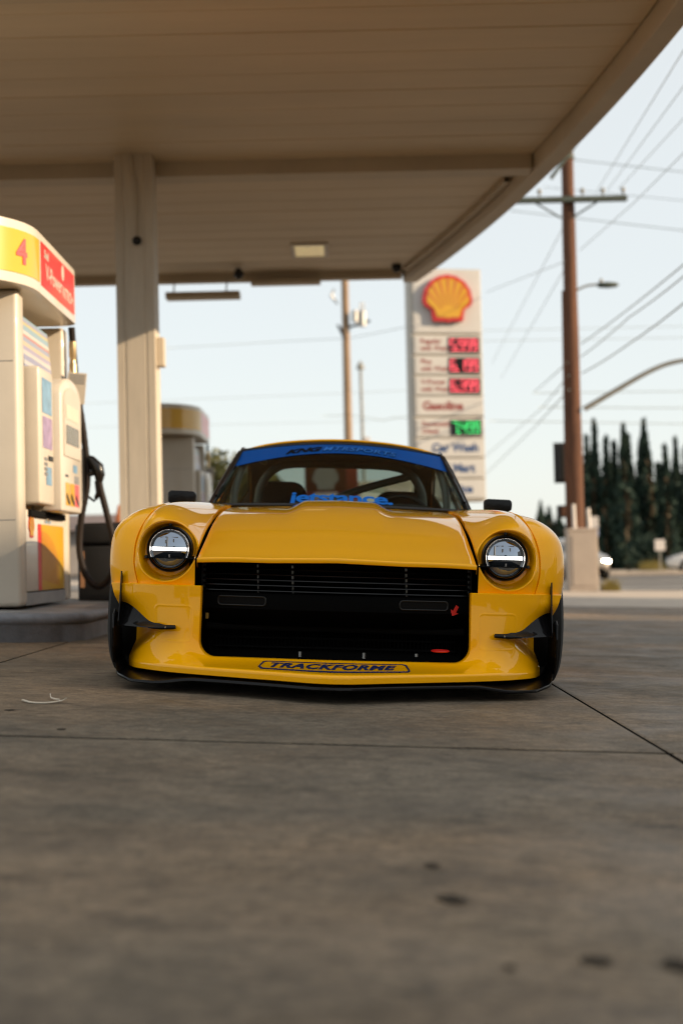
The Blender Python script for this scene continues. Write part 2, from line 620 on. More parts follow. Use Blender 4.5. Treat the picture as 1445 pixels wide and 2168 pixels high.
# ------------------------------------------------------------------ ground
gx = sorted(set([-600, -300, -150, -80, -50, -30] + [x * 1.5 for x in range(-14, 15)] + [30, 50, 80, 150, 300, 600]))
gy = [-200, -100, -60, -30, -10, 0, 5, 10, 15, 20, 26, 32, 40, 60, 90, 140, 220, 400, 800, 1500]
g = MB().grid([[(x, y, zg(x) - 0.15) for y in gy] for x in gx])
link('ground', g.mesh('ground', smooth=60), M_ASPHALT, kind='structure')

M_TAR = mat('tar_joint', (0.005, 0.005, 0.0045), 0.9, spec=0.1)
pav = bpy.data.objects.new('pavement', None)
S.collection.objects.link(pav)
tag(pav, kind='structure')
XE = [-11.18, -8.77, -6.36, -3.95, -1.54, 0.87, 3.28, 5.69, 8.1, 10.5]
YE = [-4.2, -0.15, 3.87, 7.95, 12.0, 16.0, 17.3]
GAP = 0.009
for i in range(len(XE) - 1):
    for j in range(len(YE) - 1):
        x0, x1, y0, y1 = XE[i] + GAP * 0.6, XE[i + 1] - GAP * 0.6, YE[j] + GAP, YE[j + 1] - GAP
        nx = 10
        b = MB()
        xs = [x0, x0 + 0.006] + [x0 + (x1 - x0) * k / nx for k in range(1, nx)] + [x1 - 0.006, x1]
        ys = [y0, y0 + 0.006, y1 - 0.006, y1]
        dz = RND.uniform(-0.0015, 0.0015)
        rows = []
        for a, x in enumerate(xs):
            row = []
            for c, y in enumerate(ys):
                e = 0.0025 if a in (0, len(xs) - 1) or c in (0, 3) else 0.0
                row.append((x, y, zg(x) - e + dz))
            rows.append(row)
        b.grid(rows)
        ring = [(x, y0) for x in xs] + [(x1, y0 + (y1 - y0)), ] + [(x, y1) for x in reversed(xs[:-1])]
        nf = len(b.f)
        b.grid([[(x, y, zg(x) - 0.0025 + dz), (x, y, zg(x) - 0.14)] for x, y in ring], cu=True)
        me = b.mesh('concrete_slab', smooth=20)
        me.materials.append(M_CONC)
        me.materials.append(M_TAR)
        me.polygons.foreach_set('material_index', [0] * nf + [1] * (len(me.polygons) - nf))
        link('concrete_slab', me, None, pav)

b = MB()
xs = [XE[0] + 0.05 + (XE[-1] - XE[0] - 0.1) * k / 60 for k in range(61)]
b.grid([[(x, YE[0] + 0.05, zg(x) - 0.014), (x, YE[-1] - 0.05, zg(x) - 0.014)] for x in xs])
link('joint_filler', b.mesh('joint_filler'), M_TAR, pav)

# pale driveway apron and sidewalk between forecourt and road
b = MB()
xs = [-14 + k * 1.0 for k in range(0, 24)]
b.grid([[(x, 17.32, zg(x) + 0.001), (x, 21.0, zg(x) + 0.012), (x, 26.6 + 0.02 * x, zg(x) + 0.012), (x, 26.75 + 0.02 * x, zg(x) - 0.01), (x, 26.76 + 0.02 * x, zg(x) - 0.14)] for x in xs])
link('sidewalk', b.mesh('sidewalk', smooth=30), M_APRON, kind='structure')
# painted lines on the road
b = MB()
for (ya, yb, xa, xb) in ((36.5, 37.0, 4, 40), (44.0, 44.4, 3, 60), (52.0, 52.2, 3, 60), (31.0, 31.4, 6, 30)):
    xs = [xa + (xb - xa) * k / 12 for k in range(13)]
    b.grid([[(x, ya + 0.05 * x, zg(x) - 0.145), (x, yb + 0.05 * x, zg(x) - 0.145)] for x in xs])
link('road_markings', b.mesh('road_markings'), M_LINE, kind='structure')
b = MB()
b.grid([[(x, 60 + 0.03 * x, zg(x) - 0.14), (x, 60 + 0.03 * x, zg(x) - 0.02), (x, 64 + 0.03 * x, zg(x) - 0.02), (x, 130, zg(x) - 0.02)] for x in [-60, -20, -8, 0, 4, 8, 12, 16, 20, 30, 60, 100]])
link('far_kerb', b.mesh('far_kerb', smooth=30), M_APRON, kind='structure')

# stains on the concrete: thin dried blobs
b = MB()
for (px, py, d, rx, ry) in ((957, 1898, 2.11, 0.021, 0.016), (1258, 2020, 1.80, 0.02, 0.012), (915, 1826, 2.34, 0.012, 0.010), (130, 1555, 4.0, 0.013, 0.012),
                            (1438, 2022, 1.79, 0.02, 0.016), (1078, 2040, 1.76, 0.008, 0.006), (20, 1500, 4.45, 0.016, 0.014),
                            ):
    p = at(px, py, d)
    n = 14
    v = [(p.x, p.y, zg(p.x) + 0.0022)]
    for k in range(n):
        a = 2 * math.pi * k / n
        q = 1 + RND.uniform(-0.28, 0.28)
        v.append((p.x + rx * q * math.cos(a), p.y + ry * q * 1.6 * math.sin(a), zg(p.x + rx * q * math.cos(a)) + 0.0016))
    b.add(v, [(0, 1 + k, 1 + (k + 1) % n) for k in range(n)])
link('stains', b.mesh('stains', smooth=180), M_STAIN, kind='stuff')

# snapped plastic strip on the ground, left of the car
p = at(100, 1474, 4.72)
tie = thing('plastic_strip', 'bent white plastic strip lying on the concrete left of the yellow car', 'litter', (p.x, p.y, zg(p.x)))
def strip(pts):
    bb = MB()
    rows = []
    for k in range(13):
        q = cat_rom(pts, k / 12 * (len(pts) - 1))
        sl_ = zg(p.x + q[0]) - zg(p.x)
        wv = 0.009 if len(pts) > 3 else 0.007
        rows.append([(q[0], q[1] - wv, q[2] + sl_ + 0.003), (q[0], q[1] - wv, q[2] + sl_ + 0.006), (q[0], q[1] + wv, q[2] + sl_ + 0.006), (q[0], q[1] + wv, q[2] + sl_ + 0.003)])
    return bb.grid(rows, cv=True)
link('long_piece', strip([(-0.078, -0.02, 0.004), (-0.04, -0.05, 0), (0.01, -0.05, 0), (0.05, -0.01, 0.004), (0.064, 0.0, 0.012)]).mesh('long_piece', smooth=40), M_TIE, tie)
link('short_piece', strip([(-0.018, 0.14, 0.01), (0.0, 0.07, 0.004), (0.042, 0.0, 0.006)]).mesh('short_piece', smooth=40), M_TIE, tie)

# ------------------------------------------------------------------ canopy
CZ = 4.16
def edge_x(y):
    return 2.485 - 0.0100 * (y - 6.0) ** 2
C_Y0, C_Y1, BEAM_Y = 8.9, 18.05, 12.95
can = thing('canopy', 'wide beige filling station canopy with ribbed soffit over the yellow car', 'canopy', (0, 0, 0))
PITCH_P = 0.42
y = C_Y0
k = 0
while y < C_Y1 - 0.1:
    ya, yb = y, min(y + PITCH_P, C_Y1 - 0.06)
    b = MB()
    dz = 0.0012 * math.sin(k * 2.1)
    xl = -9.0
    prof = [(ya + 0.001, 0.02), (ya + 0.001, 0.004), (ya + 0.007, 0.0), (yb - 0.05, 0.0), (yb - 0.044, 0.0016), (yb - 0.010, 0.0016), (yb - 0.001, 0.008), (yb - 0.001, 0.02)]
    xr = lambda yy: edge_x(yy) - 0.205
    b.grid([[(xl, yy, CZ + zz + dz) for yy, zz in prof], [(xr((ya + yb) / 2) - 2.0, yy, CZ + zz + dz) for yy, zz in prof], [(xr(yy), yy, CZ + zz + dz) for yy, zz in prof]])
    link('soffit_panel', b.mesh('soffit_panel'), M_SOFFIT, can)
    y += PITCH_P
    k += 1
b = MB()
b.box((-9.1, C_Y0 + 0.02, CZ + 0.07), (1.0, C_Y1 - 0.02, CZ + 0.75))
ys = [C_Y0 + 0.02 + (C_Y1 - C_Y0 - 0.04) * i / 30 for i in range(31)]
b.grid([[(0.9, yy, CZ + 0.072), (edge_x(yy) - 0.17, yy, CZ + 0.072), (edge_x(yy) - 0.17, yy, CZ + 0.76), (0.9, yy, CZ + 0.76)] for yy in ys], cv=True)
link('roof_deck', b.mesh('roof_deck'), M_MATTE, can)
# curved fascia on the right, in segments: inner web, bottom flange, outer face
ys = [C_Y0 + (C_Y1 - C_Y0) * i / 36 for i in range(37)]
b = MB()
b.grid([[(edge_x(yy) - 0.195, yy, CZ + 0.02), (edge_x(yy) - 0.182, yy, CZ - 0.13), (edge_x(yy) - 0.17, yy, CZ - 0.142),
         (edge_x(yy) - 0.012, yy, CZ - 0.142), (edge_x(yy), yy, CZ - 0.13), (edge_x(yy) + 0.01, yy, CZ + 0.78), (edge_x(yy) - 0.195, yy, CZ + 0.79)] for yy in ys], cv=True)
link('fascia', b.mesh('fascia', smooth=40), M_FASCIA, can)
# cross beams and the two end fascias
b = MB().box((-9.0, BEAM_Y - 0.10, CZ - 0.135), (edge_x(BEAM_Y) - 0.197, BEAM_Y + 0.16, CZ + 0.012))
link('cross_beam', b.mesh('cross_beam', bevel=0.008), M_FASCIA, can)
b = MB().box((-9.0, C_Y1 - 0.13, CZ - 0.10), (edge_x(C_Y1) - 0.197, C_Y1 + 0.02, CZ + 0.78))
link('far_fascia', b.mesh('far_fascia', bevel=0.01), M_FASCIA, can)
b = MB().box((-9.0, C_Y0 - 0.16, CZ - 0.10), (edge_x(C_Y0) - 0.197, C_Y0 - 0.005, CZ + 0.78))
link('near_fascia', b.mesh('near_fascia', bevel=0.01), M_FASCIA, can)
# channel trim inside the curved fascia of the far bay
ys = [13.6 + (17.7 - 13.6) * i / 12 for i in range(13)]
b = MB().grid([[(edge_x(yy) - 0.27, yy, CZ - 0.005), (edge_x(yy) - 0.27, yy, CZ - 0.055), (edge_x(yy) - 0.212, yy, CZ - 0.055), (edge_x(yy) - 0.212, yy, CZ - 0.005)] for yy in ys], cv=True)
link('gutter_channel', b.mesh('gutter_channel', smooth=40), M_FASCIA, can)

# lamp in the far bay
p = at(655, 527, (CZ - 0.5) * F_PX / (1185.5 - 527))
lamp = thing('canopy_light', 'rectangular recessed canopy light with yellowed lens in the far bay', 'light', (p.x, p.y, CZ))
b = MB()
for lo, hi in (((-0.215, -0.36, -0.03), (0.215, -0.30, 0.01)), ((-0.215, 0.30, -0.03), (0.215, 0.36, 0.01)), ((-0.215, -0.298, -0.03), (-0.17, 0.298, 0.01)), ((0.17, -0.298, -0.03), (0.215, 0.298, 0.01))):
    b.box(lo, hi)
link('frame', b.mesh('frame', bevel=0.004), M_PWHITE, lamp)
link('lens', MB().box((-0.168, -0.297, -0.022), (0.168, 0.297, -0.008)).mesh('lens', bevel=0.005), M_LAMPLENS, lamp)

def camera_dome(px, py, d, lab):
    q = at(px, py, d)
    o = thing('security_camera', lab, 'camera', (q.x, q.y, q.z), group='security cameras under the canopy')
    m = MB().lathe([(0.05, 0.001), (0.05, 0.05), (0.03, 0.062), (0.0, 0.062), (-0.03, 0.05), (-0.05, 0.03), (-0.06, 0.001)], 20, 'z')
    link('housing', m.mesh('housing', smooth=50), M_BLACK, o)
    m = MB().box((-0.035, -0.035, 0.05), (0.035, 0.035, CZ - 0.03 - q.z))
    link('mount', m.mesh('mount', bevel=0.004), M_SATIN, o)
camera_dome(505, 582, 17.6, 'small black dome camera under the canopy edge above the hung bar')
camera_dome(839, 568, 17.7, 'small black dome camera by the right end of the canopy edge')

# long narrow boxes under the far edge
q0, q1 = at(350, 626, 17.9), at(507, 624, 17.9)
bar = thing('hanging_sign_bar', 'long narrow brown bar hung on two rods below the canopy edge beside the column', 'sign', ((q0.x + q1.x) / 2, 17.9, q0.z))
hw = (q1.x - q0.x) / 2
link('bar_body', MB().box((-hw, -0.11, -0.035), (hw, 0.11, 0.045)).mesh('bar_body', bevel=0.006), M_FASCIA, bar)
for sx in (-0.8, 0.62):
    link('hanger_rod', MB().tube([(sx * hw, 0, 0.04), (sx * hw + 0.015, 0, CZ - 0.09 - q0.z)], 0.01, 8).mesh('hanger_rod', smooth=60), M_STEEL, bar)
q0, q1 = at(530, 604, 17.9), at(678, 602, 17.9)
bar2 = MB().box((-(q1.x - q0.x) / 2, -0.10, -0.055), ((q1.x - q0.x) / 2, 0.10, 0.0))
link('edge_sign_bar', bar2.mesh('edge_sign_bar', bevel=0.006), M_FASCIA, None, 'long narrow brown bar fixed flush under the canopy edge left of the transformer pole', 'sign', loc=((q0.x + q1.x) / 2, 17.93, CZ - 0.102))

# ------------------------------------------------------------------ column
def column(x, y, lab, hidden=False):
    c = thing('canopy_column', lab, 'column', (x, y, zg(x)), group='canopy columns')
    h = CZ + 0.0 - zg(x)
    w2, d2 = 0.168, 0.165
    # box column with pressed ribs on its front face
    prof = [(-w2, -d2), (-w2 * 0.62, -d2), (-w2 * 0.60, -d2 + 0.006), (-w2 * 0.52, -d2 + 0.006), (-w2 * 0.50, -d2), (w2 * 0.50, -d2), (w2 * 0.52, -d2 + 0.006),
            (w2 * 0.60, -d2 + 0.006), (w2 * 0.62, -d2), (w2, -d2), (w2, d2), (-w2, d2)]
    link('shaft', MB().prism(prof, 0.0, h, 'z').mesh('shaft'), M_COL, c)
    link('base_plate', MB().box((-0.26, -0.26, 0.0), (0.26, 0.26, 0.20)).mesh('base_plate', bevel=0.01), M_ISLAND, c)
    return c, h
col, colh = column(-1.787, 12.73, 'beige box column standing behind the pumps, holding up the canopy')
o = MB().box((0.169, -0.07, 2.18), (0.235, 0.06, 2.44))
link('control_box', o.mesh('control_box', bevel=0.008), M_COL, col)
q = at(287, 505, 12.55)
camc = thing('column_camera', 'small dark round camera mounted on the front of the beige column', 'camera', (q.x, 12.56, q.z))
link('ball', MB().lathe([(-0.05, 0.001), (-0.045, 0.025), (-0.02, 0.042), (0.01, 0.042), (0.03, 0.03)], 18, 'y').mesh('ball', smooth=60), M_BLACK, camc)
link('collar', MB().lathe([(-0.012, 0.04), (-0.012, 0.055), (0.004, 0.055)], 20, 'y').mesh('collar', smooth=40), M_COL, camc)
link('conduit', MB().tube([(0.0, -0.012, 0.04), (0.0, -0.012, 0.52), (-0.03, -0.012, 0.62), (-0.04, -0.012, CZ - 0.02 - q.z)], 0.012, 8).mesh('conduit', smooth=60), M_FASCIA, camc)
column(-1.835, 0.6, 'beige box column beside the camera, behind the view of the pumps')

# ------------------------------------------------------------------ islands
def island(x0, x1, y0, y1, r, lab, grp):
    pl = []
    for (cx, cy, a0) in ((x1 - r, y0 + r, -90), (x1 - r, y1 - r, 0), (x0 + r, y1 - r, 90), (x0 + r, y0 + r, 180)):
        for k in range(13):
            a = R(a0 + 90 * k / 12)
            pl.append((cx, cy, math.cos(a), math.sin(a)))
    o = thing('pump_island', lab, 'kerb', (0, 0, 0), group=grp)
    prof = [(r - 0.012, -0.14), (r - 0.012, 0.095), (r - 0.004, 0.102), (r + 0.004, 0.112), (r + 0.006, 0.13), (r, 0.148), (r - 0.014, 0.158), (r - 0.05, 0.160), (r - 0.16, 0.160)]
    b = MB()
    zc = zg((x0 + x1) / 2)
    zz = lambda x: zg(x)
    b.grid([[(cx + rr * ca, cy + rr * sa, zz(cx + rr * ca) + h) for rr, h in prof] for cx, cy, ca, sa in pl], cu=True)
    link('kerb_edge', b.mesh('kerb_edge', smooth=50), M_KERB, o)
    b = MB()
    n = len(pl)
    v = [(cx + (r - 0.158) * ca, cy + (r - 0.158) * sa, zz(cx + (r - 0.158) * ca) + 0.1605) for cx, cy, ca, sa in pl]
    b.add(v, [tuple(range(n))])
    link('island_top', b.mesh('island_top'), M_ISLAND, o)
    return o
island(-3.25, -1.46, 7.72, 13.6, 0.55, 'raised grey kerbed island under the near fuel pump', 'pump islands')
island(-3.25, -1.46, 17.45, 22.8, 0.55, 'raised grey kerbed island under the far fuel pump', 'pump islands')

# ------------------------------------------------------------------ pecten emblem (half outline traced, in metres of its own)
def pecten_poly(n=44, s=1.0, inset=0.0):
    """outline about 1.04 wide and 0.98 tall around (0, 0)"""
    pts = []
    r = 0.52 - inset
    for k in range(n + 1):
        a = R(-9 + 198 * k / n)
        sc = 1 + 0.010 * math.cos(16 * (a - math.pi / 2))
        pts.append((r * sc * math.cos(a), 0.0 + r * sc * math.sin(a)))
    j = inset
    left = [(-0.49 + j, -0.115 + j * 0.35), (-0.345 + j * 0.75, -0.215 + j * 0.2), (-0.315 + j, -0.44 + j), (-0.035, -0.445 + j), (0.0, -0.47 + j), (0.035, -0.445 + j), (0.315 - j, -0.44 + j), (0.345 - j * 0.75, -0.215 + j * 0.2), (0.49 - j, -0.115 + j * 0.35)]
    return [(x * s, y * s) for x, y in pts + left]

def pecten(parent, fn, s, deep, names=('emblem', 'emblem_field', 'emblem_ray')):
    """fn(u, v, h): surface point u right, v up, h out of the surface"""
    def plate(poly, h0, h1):
        n = len(poly)
        v = [fn(a, c, h0) for a, c in poly] + [fn(a, c, h1) for a, c in poly]
        return MB().add(v, [tuple(range(n, 2 * n)), tuple(reversed(range(n)))] + [(i, (i + 1) % n, (i + 1) % n + n, i + n) for i in range(n)])
    e = link(names[0], plate(pecten_poly(44, s), 0, deep).mesh(names[0]), M_PECR, parent)
    sub = e if parent is not None and parent.parent is None else parent
    link(names[1], plate(pecten_poly(44, s, 0.075), deep + 0.001 * s, deep + 0.015 * s).mesh(names[1]), M_PECY, sub)
    b = MB()
    for k in range(7):
        a = R(90 + (k - 3) * 23.5)
        tip = (0.0, -0.36)
        rr = 0.455
        q = (rr * math.cos(a), rr * math.sin(a))
        dx, dy = -math.sin(a) * 0.032, math.cos(a) * 0.032
        mid = (tip[0] + (q[0] - tip[0]) * 0.3, tip[1] + (q[1] - tip[1]) * 0.3)
        pl = [(mid[0] - dx * 0.15, mid[1] - dy * 0.15), (mid[0] + dx * 0.15, mid[1] + dy * 0.15), (q[0] + dx, q[1] + dy), (q[0] - dx, q[1] - dy)]
        v = [fn(x * s, yy * s, deep + 0.02 * s) for x, yy in pl]
        b.add(v, [(0, 1, 2, 3)])
    link(names[2], b.mesh(names[2]), M_PECO, sub)
    return e

# ------------------------------------------------------------------ fuel pump
def hat_outline(hw, y0, y1, n=18):
    """stadium plan with elliptic ends: list of (x, y)"""
    pts = []
    for k in range(n + 1):
        a = R(-180 + 180 * k / n)
        pts.append((hw * math.cos(a), y0 + hw * 0.98 * math.sin(a)))
    e = 0.10
    for k in range(7):
        a = R(90 * k / 6)
        pts.append((hw - e + e * math.cos(a), y1 - e + e * math.sin(a)))
    for k in range(7):
        a = R(90 + 90 * k / 6)
        pts.append((-hw + e + e * math.cos(a), y1 - e + e * math.sin(a)))
    return pts

def fuel_pump(x, y, lab, number):
    P = thing('fuel_pump', lab, 'fuel pump', (x, y, zg(x) + 0.160), group='fuel pumps in a row on their islands')
    zo = zg(x) + 0.160
    HB, HT = 2.115 - zo, 2.475 - zo
    # ---- hat
    hw = 0.57
    Y0, Y1 = 0.12, 1.36
    out = hat_outline(hw, Y0, Y1)
    b = MB()
    rows = []
    for (a, c) in out:
        n_ = Vector((a, c - max(Y0, min(c, Y1)), 0))
        rows.append([(a * 0.94, Y0 + (c - Y0) * 0.985, HB - 0.004), (a, c, HB), (a * 1.004, c, HB + 0.02), (a * 1.004, c, HT - 0.02), (a, c, HT), (a * 0.94, Y0 + (c - Y0) * 0.985, HT + 0.008)])
    b.grid(rows, cu=True)
    n = len(out)
    b.f.append(tuple(i * 6 + 5 for i in range(n)))
    b.f.append(tuple(i * 6 for i in reversed(range(n))))
    hat = link('canopy_hat', b.mesh('canopy_hat', smooth=50), M_PWHITE, P)
    # coloured bands wrapped on the hat (2 mm proud)
    def band(name, pts, z0, z1, m):
        bb = MB()
        bb.grid([[(px_, py_, z0), (px_, py_, z1)] for px_, py_ in pts])
        return link(name, bb.mesh(name, smooth=50), m, hat)
    off = 1.0085
    nose = [(a * off, Y0 + (c - Y0) * off) for a, c in out[:19]]
    nose_r = nose + [(hw * off, Y0 + 0.03)]
    band('yellow_band', nose_r, HB + 0.058, HT - 0.052, M_PYEL)
    band('red_band', [(hw * off, Y0 + 0.07), (hw * off, Y1 - 0.13)], HB + 0.05, HT - 0.045, M_PRED)
    band('red_band', [(-hw * off, Y1 - 0.13), (-hw * off, Y0 + 0.07)], HB + 0.05, HT - 0.045, M_PRED)
    zc = (HB + HT) / 2
    if number:
        def fn(u, v):
            a = R(-23) + u / 0.57
            return (hw * 1.012 * math.cos(a), Y0 + hw * 0.99 * 1.012 * math.sin(a), zc + v + 0.0)
        text_obj('pump_number', number, fn, M_PINK, hat, size=0.20, offset=0.006)
        f2 = lambda u, v: (hw * 1.0115, Y0 + 0.62 + u, zc + v)
        text_obj('red_panel_lettering', 'V-Power', lambda u, v: (hw * 1.0115, Y0 + 0.44 + u, zc - 0.03 + v), M_PWHITE, hat, size=0.135, offset=0.003)
        text_obj('red_panel_lettering', 'NiTRO+', lambda u, v: (hw * 1.0115, Y0 + 0.88 + u, zc - 0.05 + v), M_PWHITE, hat, size=0.10, offset=0.003)
        text_obj('red_panel_lettering', 'Shell', lambda u, v: (hw * 1.0115, Y0 + 0.22 + u, zc + 0.075 + v), M_PWHITE, hat, size=0.07, offset=0.002)
        pts = [(0.045 * math.cos(R(a)), 0.05 * math.sin(R(a))) for a in range(0, 360, 24)]
        bb = MB().add([(hw * 1.0115, Y0 + 0.72 + u, zc + 0.072 + v) for u, v in pts], [tuple(range(len(pts)))])
        link('round_mark', bb.mesh('round_mark'), M_PWHITE, hat)
    # ---- uprights and core
    bw = 0.475
    b = MB().box((-bw, 0.0, 0.0), (bw, 0.16, HB - 0.006))
    link('end_panel', b.mesh('end_panel', bevel=0.03, seg=3, smooth=40), M_CREAM, P)
    b = MB().box((-bw, 1.36, 0.0), (bw, 1.50, HB - 0.006))
    link('end_panel', b.mesh('end_panel', bevel=0.03, seg=3, smooth=40), M_CREAM, P)
    for zz_ in (0.50, 1.42):
        link('panel_seam', MB().box((-bw + 0.03, -0.0015, zz_), (bw - 0.03, 0.002, zz_ + 0.004)).mesh('panel_seam'), M_PGREY, P)
    core = MB().box((-bw + 0.07, 0.165, 0.06), (bw - 0.07, 1.355, 1.395)).box((-bw + 0.30, 0.165, 1.396), (bw - 0.30, 1.355, HB - 0.008))
    link('core_cabinet', core.mesh('core_cabinet', bevel=0.006), M_CREAM, P)
    link('plinth', MB().box((-bw + 0.012, 0.165, 0.0), (bw - 0.012, 1.355, 0.075)).mesh('plinth', bevel=0.004), M_PGREY, P)
    # both long sides: door, card module, display module, topper poster
    for s in (1, -1):
        def bx(y0, y1, z0, z1, x0, x1, m, nm, par=P, bev=0.008, seg=2):
            xa, xb = (x0, x1) if s > 0 else (-x1, -x0)
            return link(nm, MB().box((xa, y0, z0), (xb, y1, z1)).mesh(nm, bevel=bev, seg=seg, smooth=40), m, par)
        zl = 0.60       # bottom of the modules above the island
        door = bx(0.168, 1.352, 0.082, zl - 0.03, bw - 0.069, bw - 0.012, M_PWHITE, 'lower_door')
        def print_quad(nm, y0, y1, z0, z1, m, par, xx):
            q = MB().add([(s * xx, y0, z0), (s * xx, y1, z0), (s * xx, y1, z1), (s * xx, y0, z1)], [(0, 1, 2, 3)])
            return link(nm, q.mesh(nm), m, par)
        xd = bw - 0.0105
        # print on the door: red stripe, yellow field with a quarter disc, small emblem
        print_quad('red_stripe', 0.50, 0.60, 0.084, 0.49, M_PRED, door, xd)
        print_quad('yellow_field', 0.602, 1.30, 0.084, 0.49, M_PYEL, door, xd)
        arc = [(0.602, 0.15)] + [(0.602 + 0.55 * math.sin(R(a)), 0.15 + 0.30 * math.cos(R(a))) for a in range(0, 100, 9)]
        q = MB().add([(s * (xd + 0.001), a, c) for a, c in arc], [tuple(range(len(arc)))])
        link('quarter_disc', q.mesh('quarter_disc'), mat('pump_amber', (0.62, 0.27, 0.01), 0.35, coat=0.4, var=0.08), door)
        pecten(door, lambda u, v, h: (s * (xd + h), 0.32 + u * (1 if s > 0 else -1), 0.47 + v), 0.15, 0.003, ('emblem', 'emblem_field', 'emblem_ray'))
        lk = MB().lathe([(0.0, 0.022), (0.012, 0.022), (0.014, 0.015), (0.014, 0.001)], 14, 'x', (s * xd if s > 0 else s * xd - 0.014, 0.78, 0.535))
        link('lock', lk.mesh('lock', smooth=40), M_CHROME, door)
        # card module (nearer half) – raised slab
        cm = bx(0.20, 0.60, zl, 1.42, bw - 0.069, bw + 0.075, M_CREAM, 'card_module', bev=0.018, seg=3)
        print_quad('sticker', 0.27, 0.55, 1.15, 1.36, M_STKB, cm, bw + 0.077)
        print_quad('sticker', 0.28, 0.55, 0.94, 1.13, M_STKP, cm, bw + 0.077)
        print_quad('sticker', 0.36, 0.52, 0.72, 0.83, M_STKB, cm, bw + 0.077)
        # display module with arched head
        arch = [(0.615, zl - 0.03), (1.25, zl - 0.03), (1.30, zl + 0.03), (1.30, 1.30)] + [(0.9575 + 0.3425 * math.cos(R(a)), 1.30 + 0.13 * math.sin(R(a))) for a in range(15, 180, 15)] + [(0.615, 1.30)]
        xa, xb = (bw - 0.069, bw + 0.12) if s > 0 else (-bw - 0.12, -bw + 0.069)
        dm = link('display_module', MB().prism(arch, xa, xb, 'x').mesh('display_module', bevel=0.014, seg=3, smooth=40), M_PWHITE, P)
        rec = [(0.68, 0.92), (1.24, 0.92), (1.24, 1.27)] + [(0.96 + 0.28 * math.cos(R(a)), 1.27 + 0.10 * math.sin(R(a))) for a in range(15, 180, 15)] + [(0.68, 1.27)]
        q = MB().prism(rec, s * (bw + 0.121), s * (bw + 0.127), 'x')
        link('screen_bezel', q.mesh('screen_bezel'), M_CREAM, dm)
        print_quad('screen', 0.74, 1.16, 1.0, 1.12, mat('lcd_grey', (0.16, 0.15, 0.12), 0.25, var=0.1), dm, bw + 0.129)
        print_quad('screen', 0.74, 1.16, 1.16, 1.25, mat('display_cream', (0.62, 0.56, 0.42), 0.3, var=0.1), dm, bw + 0.129)
        for (ya, yb, za, zb, mm) in ((0.98, 1.12, 0.83, 0.88, M_STKB), (1.02, 1.18, 0.76, 0.81, M_PGREY), (0.72, 0.82, 0.79, 0.805, M_BLACK)):
            print_quad('keypad', ya, yb, za, zb, mm, dm, bw + 0.1215)
        for kk, mm in enumerate((M_PYEL, M_PYEL, M_PINK)):
            ya = 0.72 + kk * 0.155
            print_quad('grade_button', ya, ya + 0.14, 0.61, 0.755, mm, dm, bw + 0.1215)
            q = MB().prism([(ya + 0.02, 0.665), (ya + 0.07, 0.63), (ya + 0.12, 0.615), (ya + 0.13, 0.632), (ya + 0.04, 0.69)], s * (bw + 0.122), s * (bw + 0.124), 'x')
            link('grade_mark', q.mesh('grade_mark'), M_BLACK, dm)
        for kk in range(4):
            q = MB().box((s * (bw - 0.0115) - 0.002, 0.70 + kk * 0.05, 0.50 + 0.0 * kk), (s * (bw - 0.0115) + 0.002, 0.735 + kk * 0.05, 0.515))
            link('door_label', q.mesh('door_label'), M_STKB if kk % 2 else M_PGREY, door)
        for kk in range(12):
            r_, c_ = kk // 3, kk % 3
            q = MB().box((s * (bw + 0.0758) - 0.002, 0.31 + c_ * 0.032, 0.865 - r_ * 0.03), (s * (bw + 0.0758) + 0.003, 0.331 + c_ * 0.032, 0.884 - r_ * 0.03))
            link('key', q.mesh('key'), M_PGREY, cm)
        q = MB().box((s * (bw + 0.0758) - 0.002, 0.43, 0.87), (s * (bw + 0.0758) + 0.006, 0.55, 0.90))
        link('card_slot', q.mesh('card_slot', bevel=0.002), M_BIN, cm)
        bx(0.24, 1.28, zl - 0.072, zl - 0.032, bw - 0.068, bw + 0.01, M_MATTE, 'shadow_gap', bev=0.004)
        # leaning poster above the modules
        pp = [(0.26, 1.40, bw - 0.02), (1.06, 1.43, bw - 0.02), (1.06, 1.74, bw - 0.05), (0.26, 1.74, bw - 0.05)]
        v = [(s * a, yy, zz) for yy, zz, a in pp] + [(s * (a - 0.006), yy, zz) for yy, zz, a in pp]
        q = MB().add(v, [(0, 1, 2, 3), (7, 6, 5, 4), (0, 4, 5, 1), (1, 5, 6, 2), (2, 6, 7, 3), (3, 7, 4, 0)])
        link('topper_poster', q.mesh('topper_poster'), M_POSTER, P)
    # ---- hose, breakaway, tag, nozzle at the far end, right-hand side
    hx = 0.555
    hy = 1.40
    pts = [(hx - 0.03, hy - 0.02, HB - 0.005), (hx - 0.025, hy, 1.70), (hx - 0.01, hy + 0.02, 1.45), (hx + 0.03, hy + 0.05, 1.10), (hx + 0.045, hy + 0.06, 0.80), (hx + 0.0, hy + 0.06, 0.55),
           (hx - 0.015, hy + 0.06, 0.33), (hx + 0.03, hy + 0.05, 0.16), (hx + 0.115, hy + 0.04, 0.085), (hx + 0.20, hy + 0.04, 0.17), (hx + 0.22, hy + 0.04, 0.36), (hx + 0.175, hy + 0.05, 0.58), (hx + 0.135, hy + 0.06, 0.74), (hx + 0.125, hy + 0.06, 0.80)]
    pp = [cat_rom(pts, t / 12) for t in range(0, 12 * (len(pts) - 1) + 1)]
    rad = [0.022 + (0.0016 if i % 2 else 0) for i in range(len(pp))]
    hose = link('hose', MB().tube(pp, rad, 12).mesh('hose', smooth=60), M_HOSE, P)
    link('breakaway', MB().lathe([(0.0, 0.012), (0.0, 0.026), (0.09, 0.026), (0.10, 0.021), (0.13, 0.021), (0.14, 0.026), (0.24, 0.026), (0.25, 0.012)], 16, 'z', (hx - 0.026, hy - 0.01, 1.50)).mesh('breakaway', smooth=40), M_BRASS, hose)
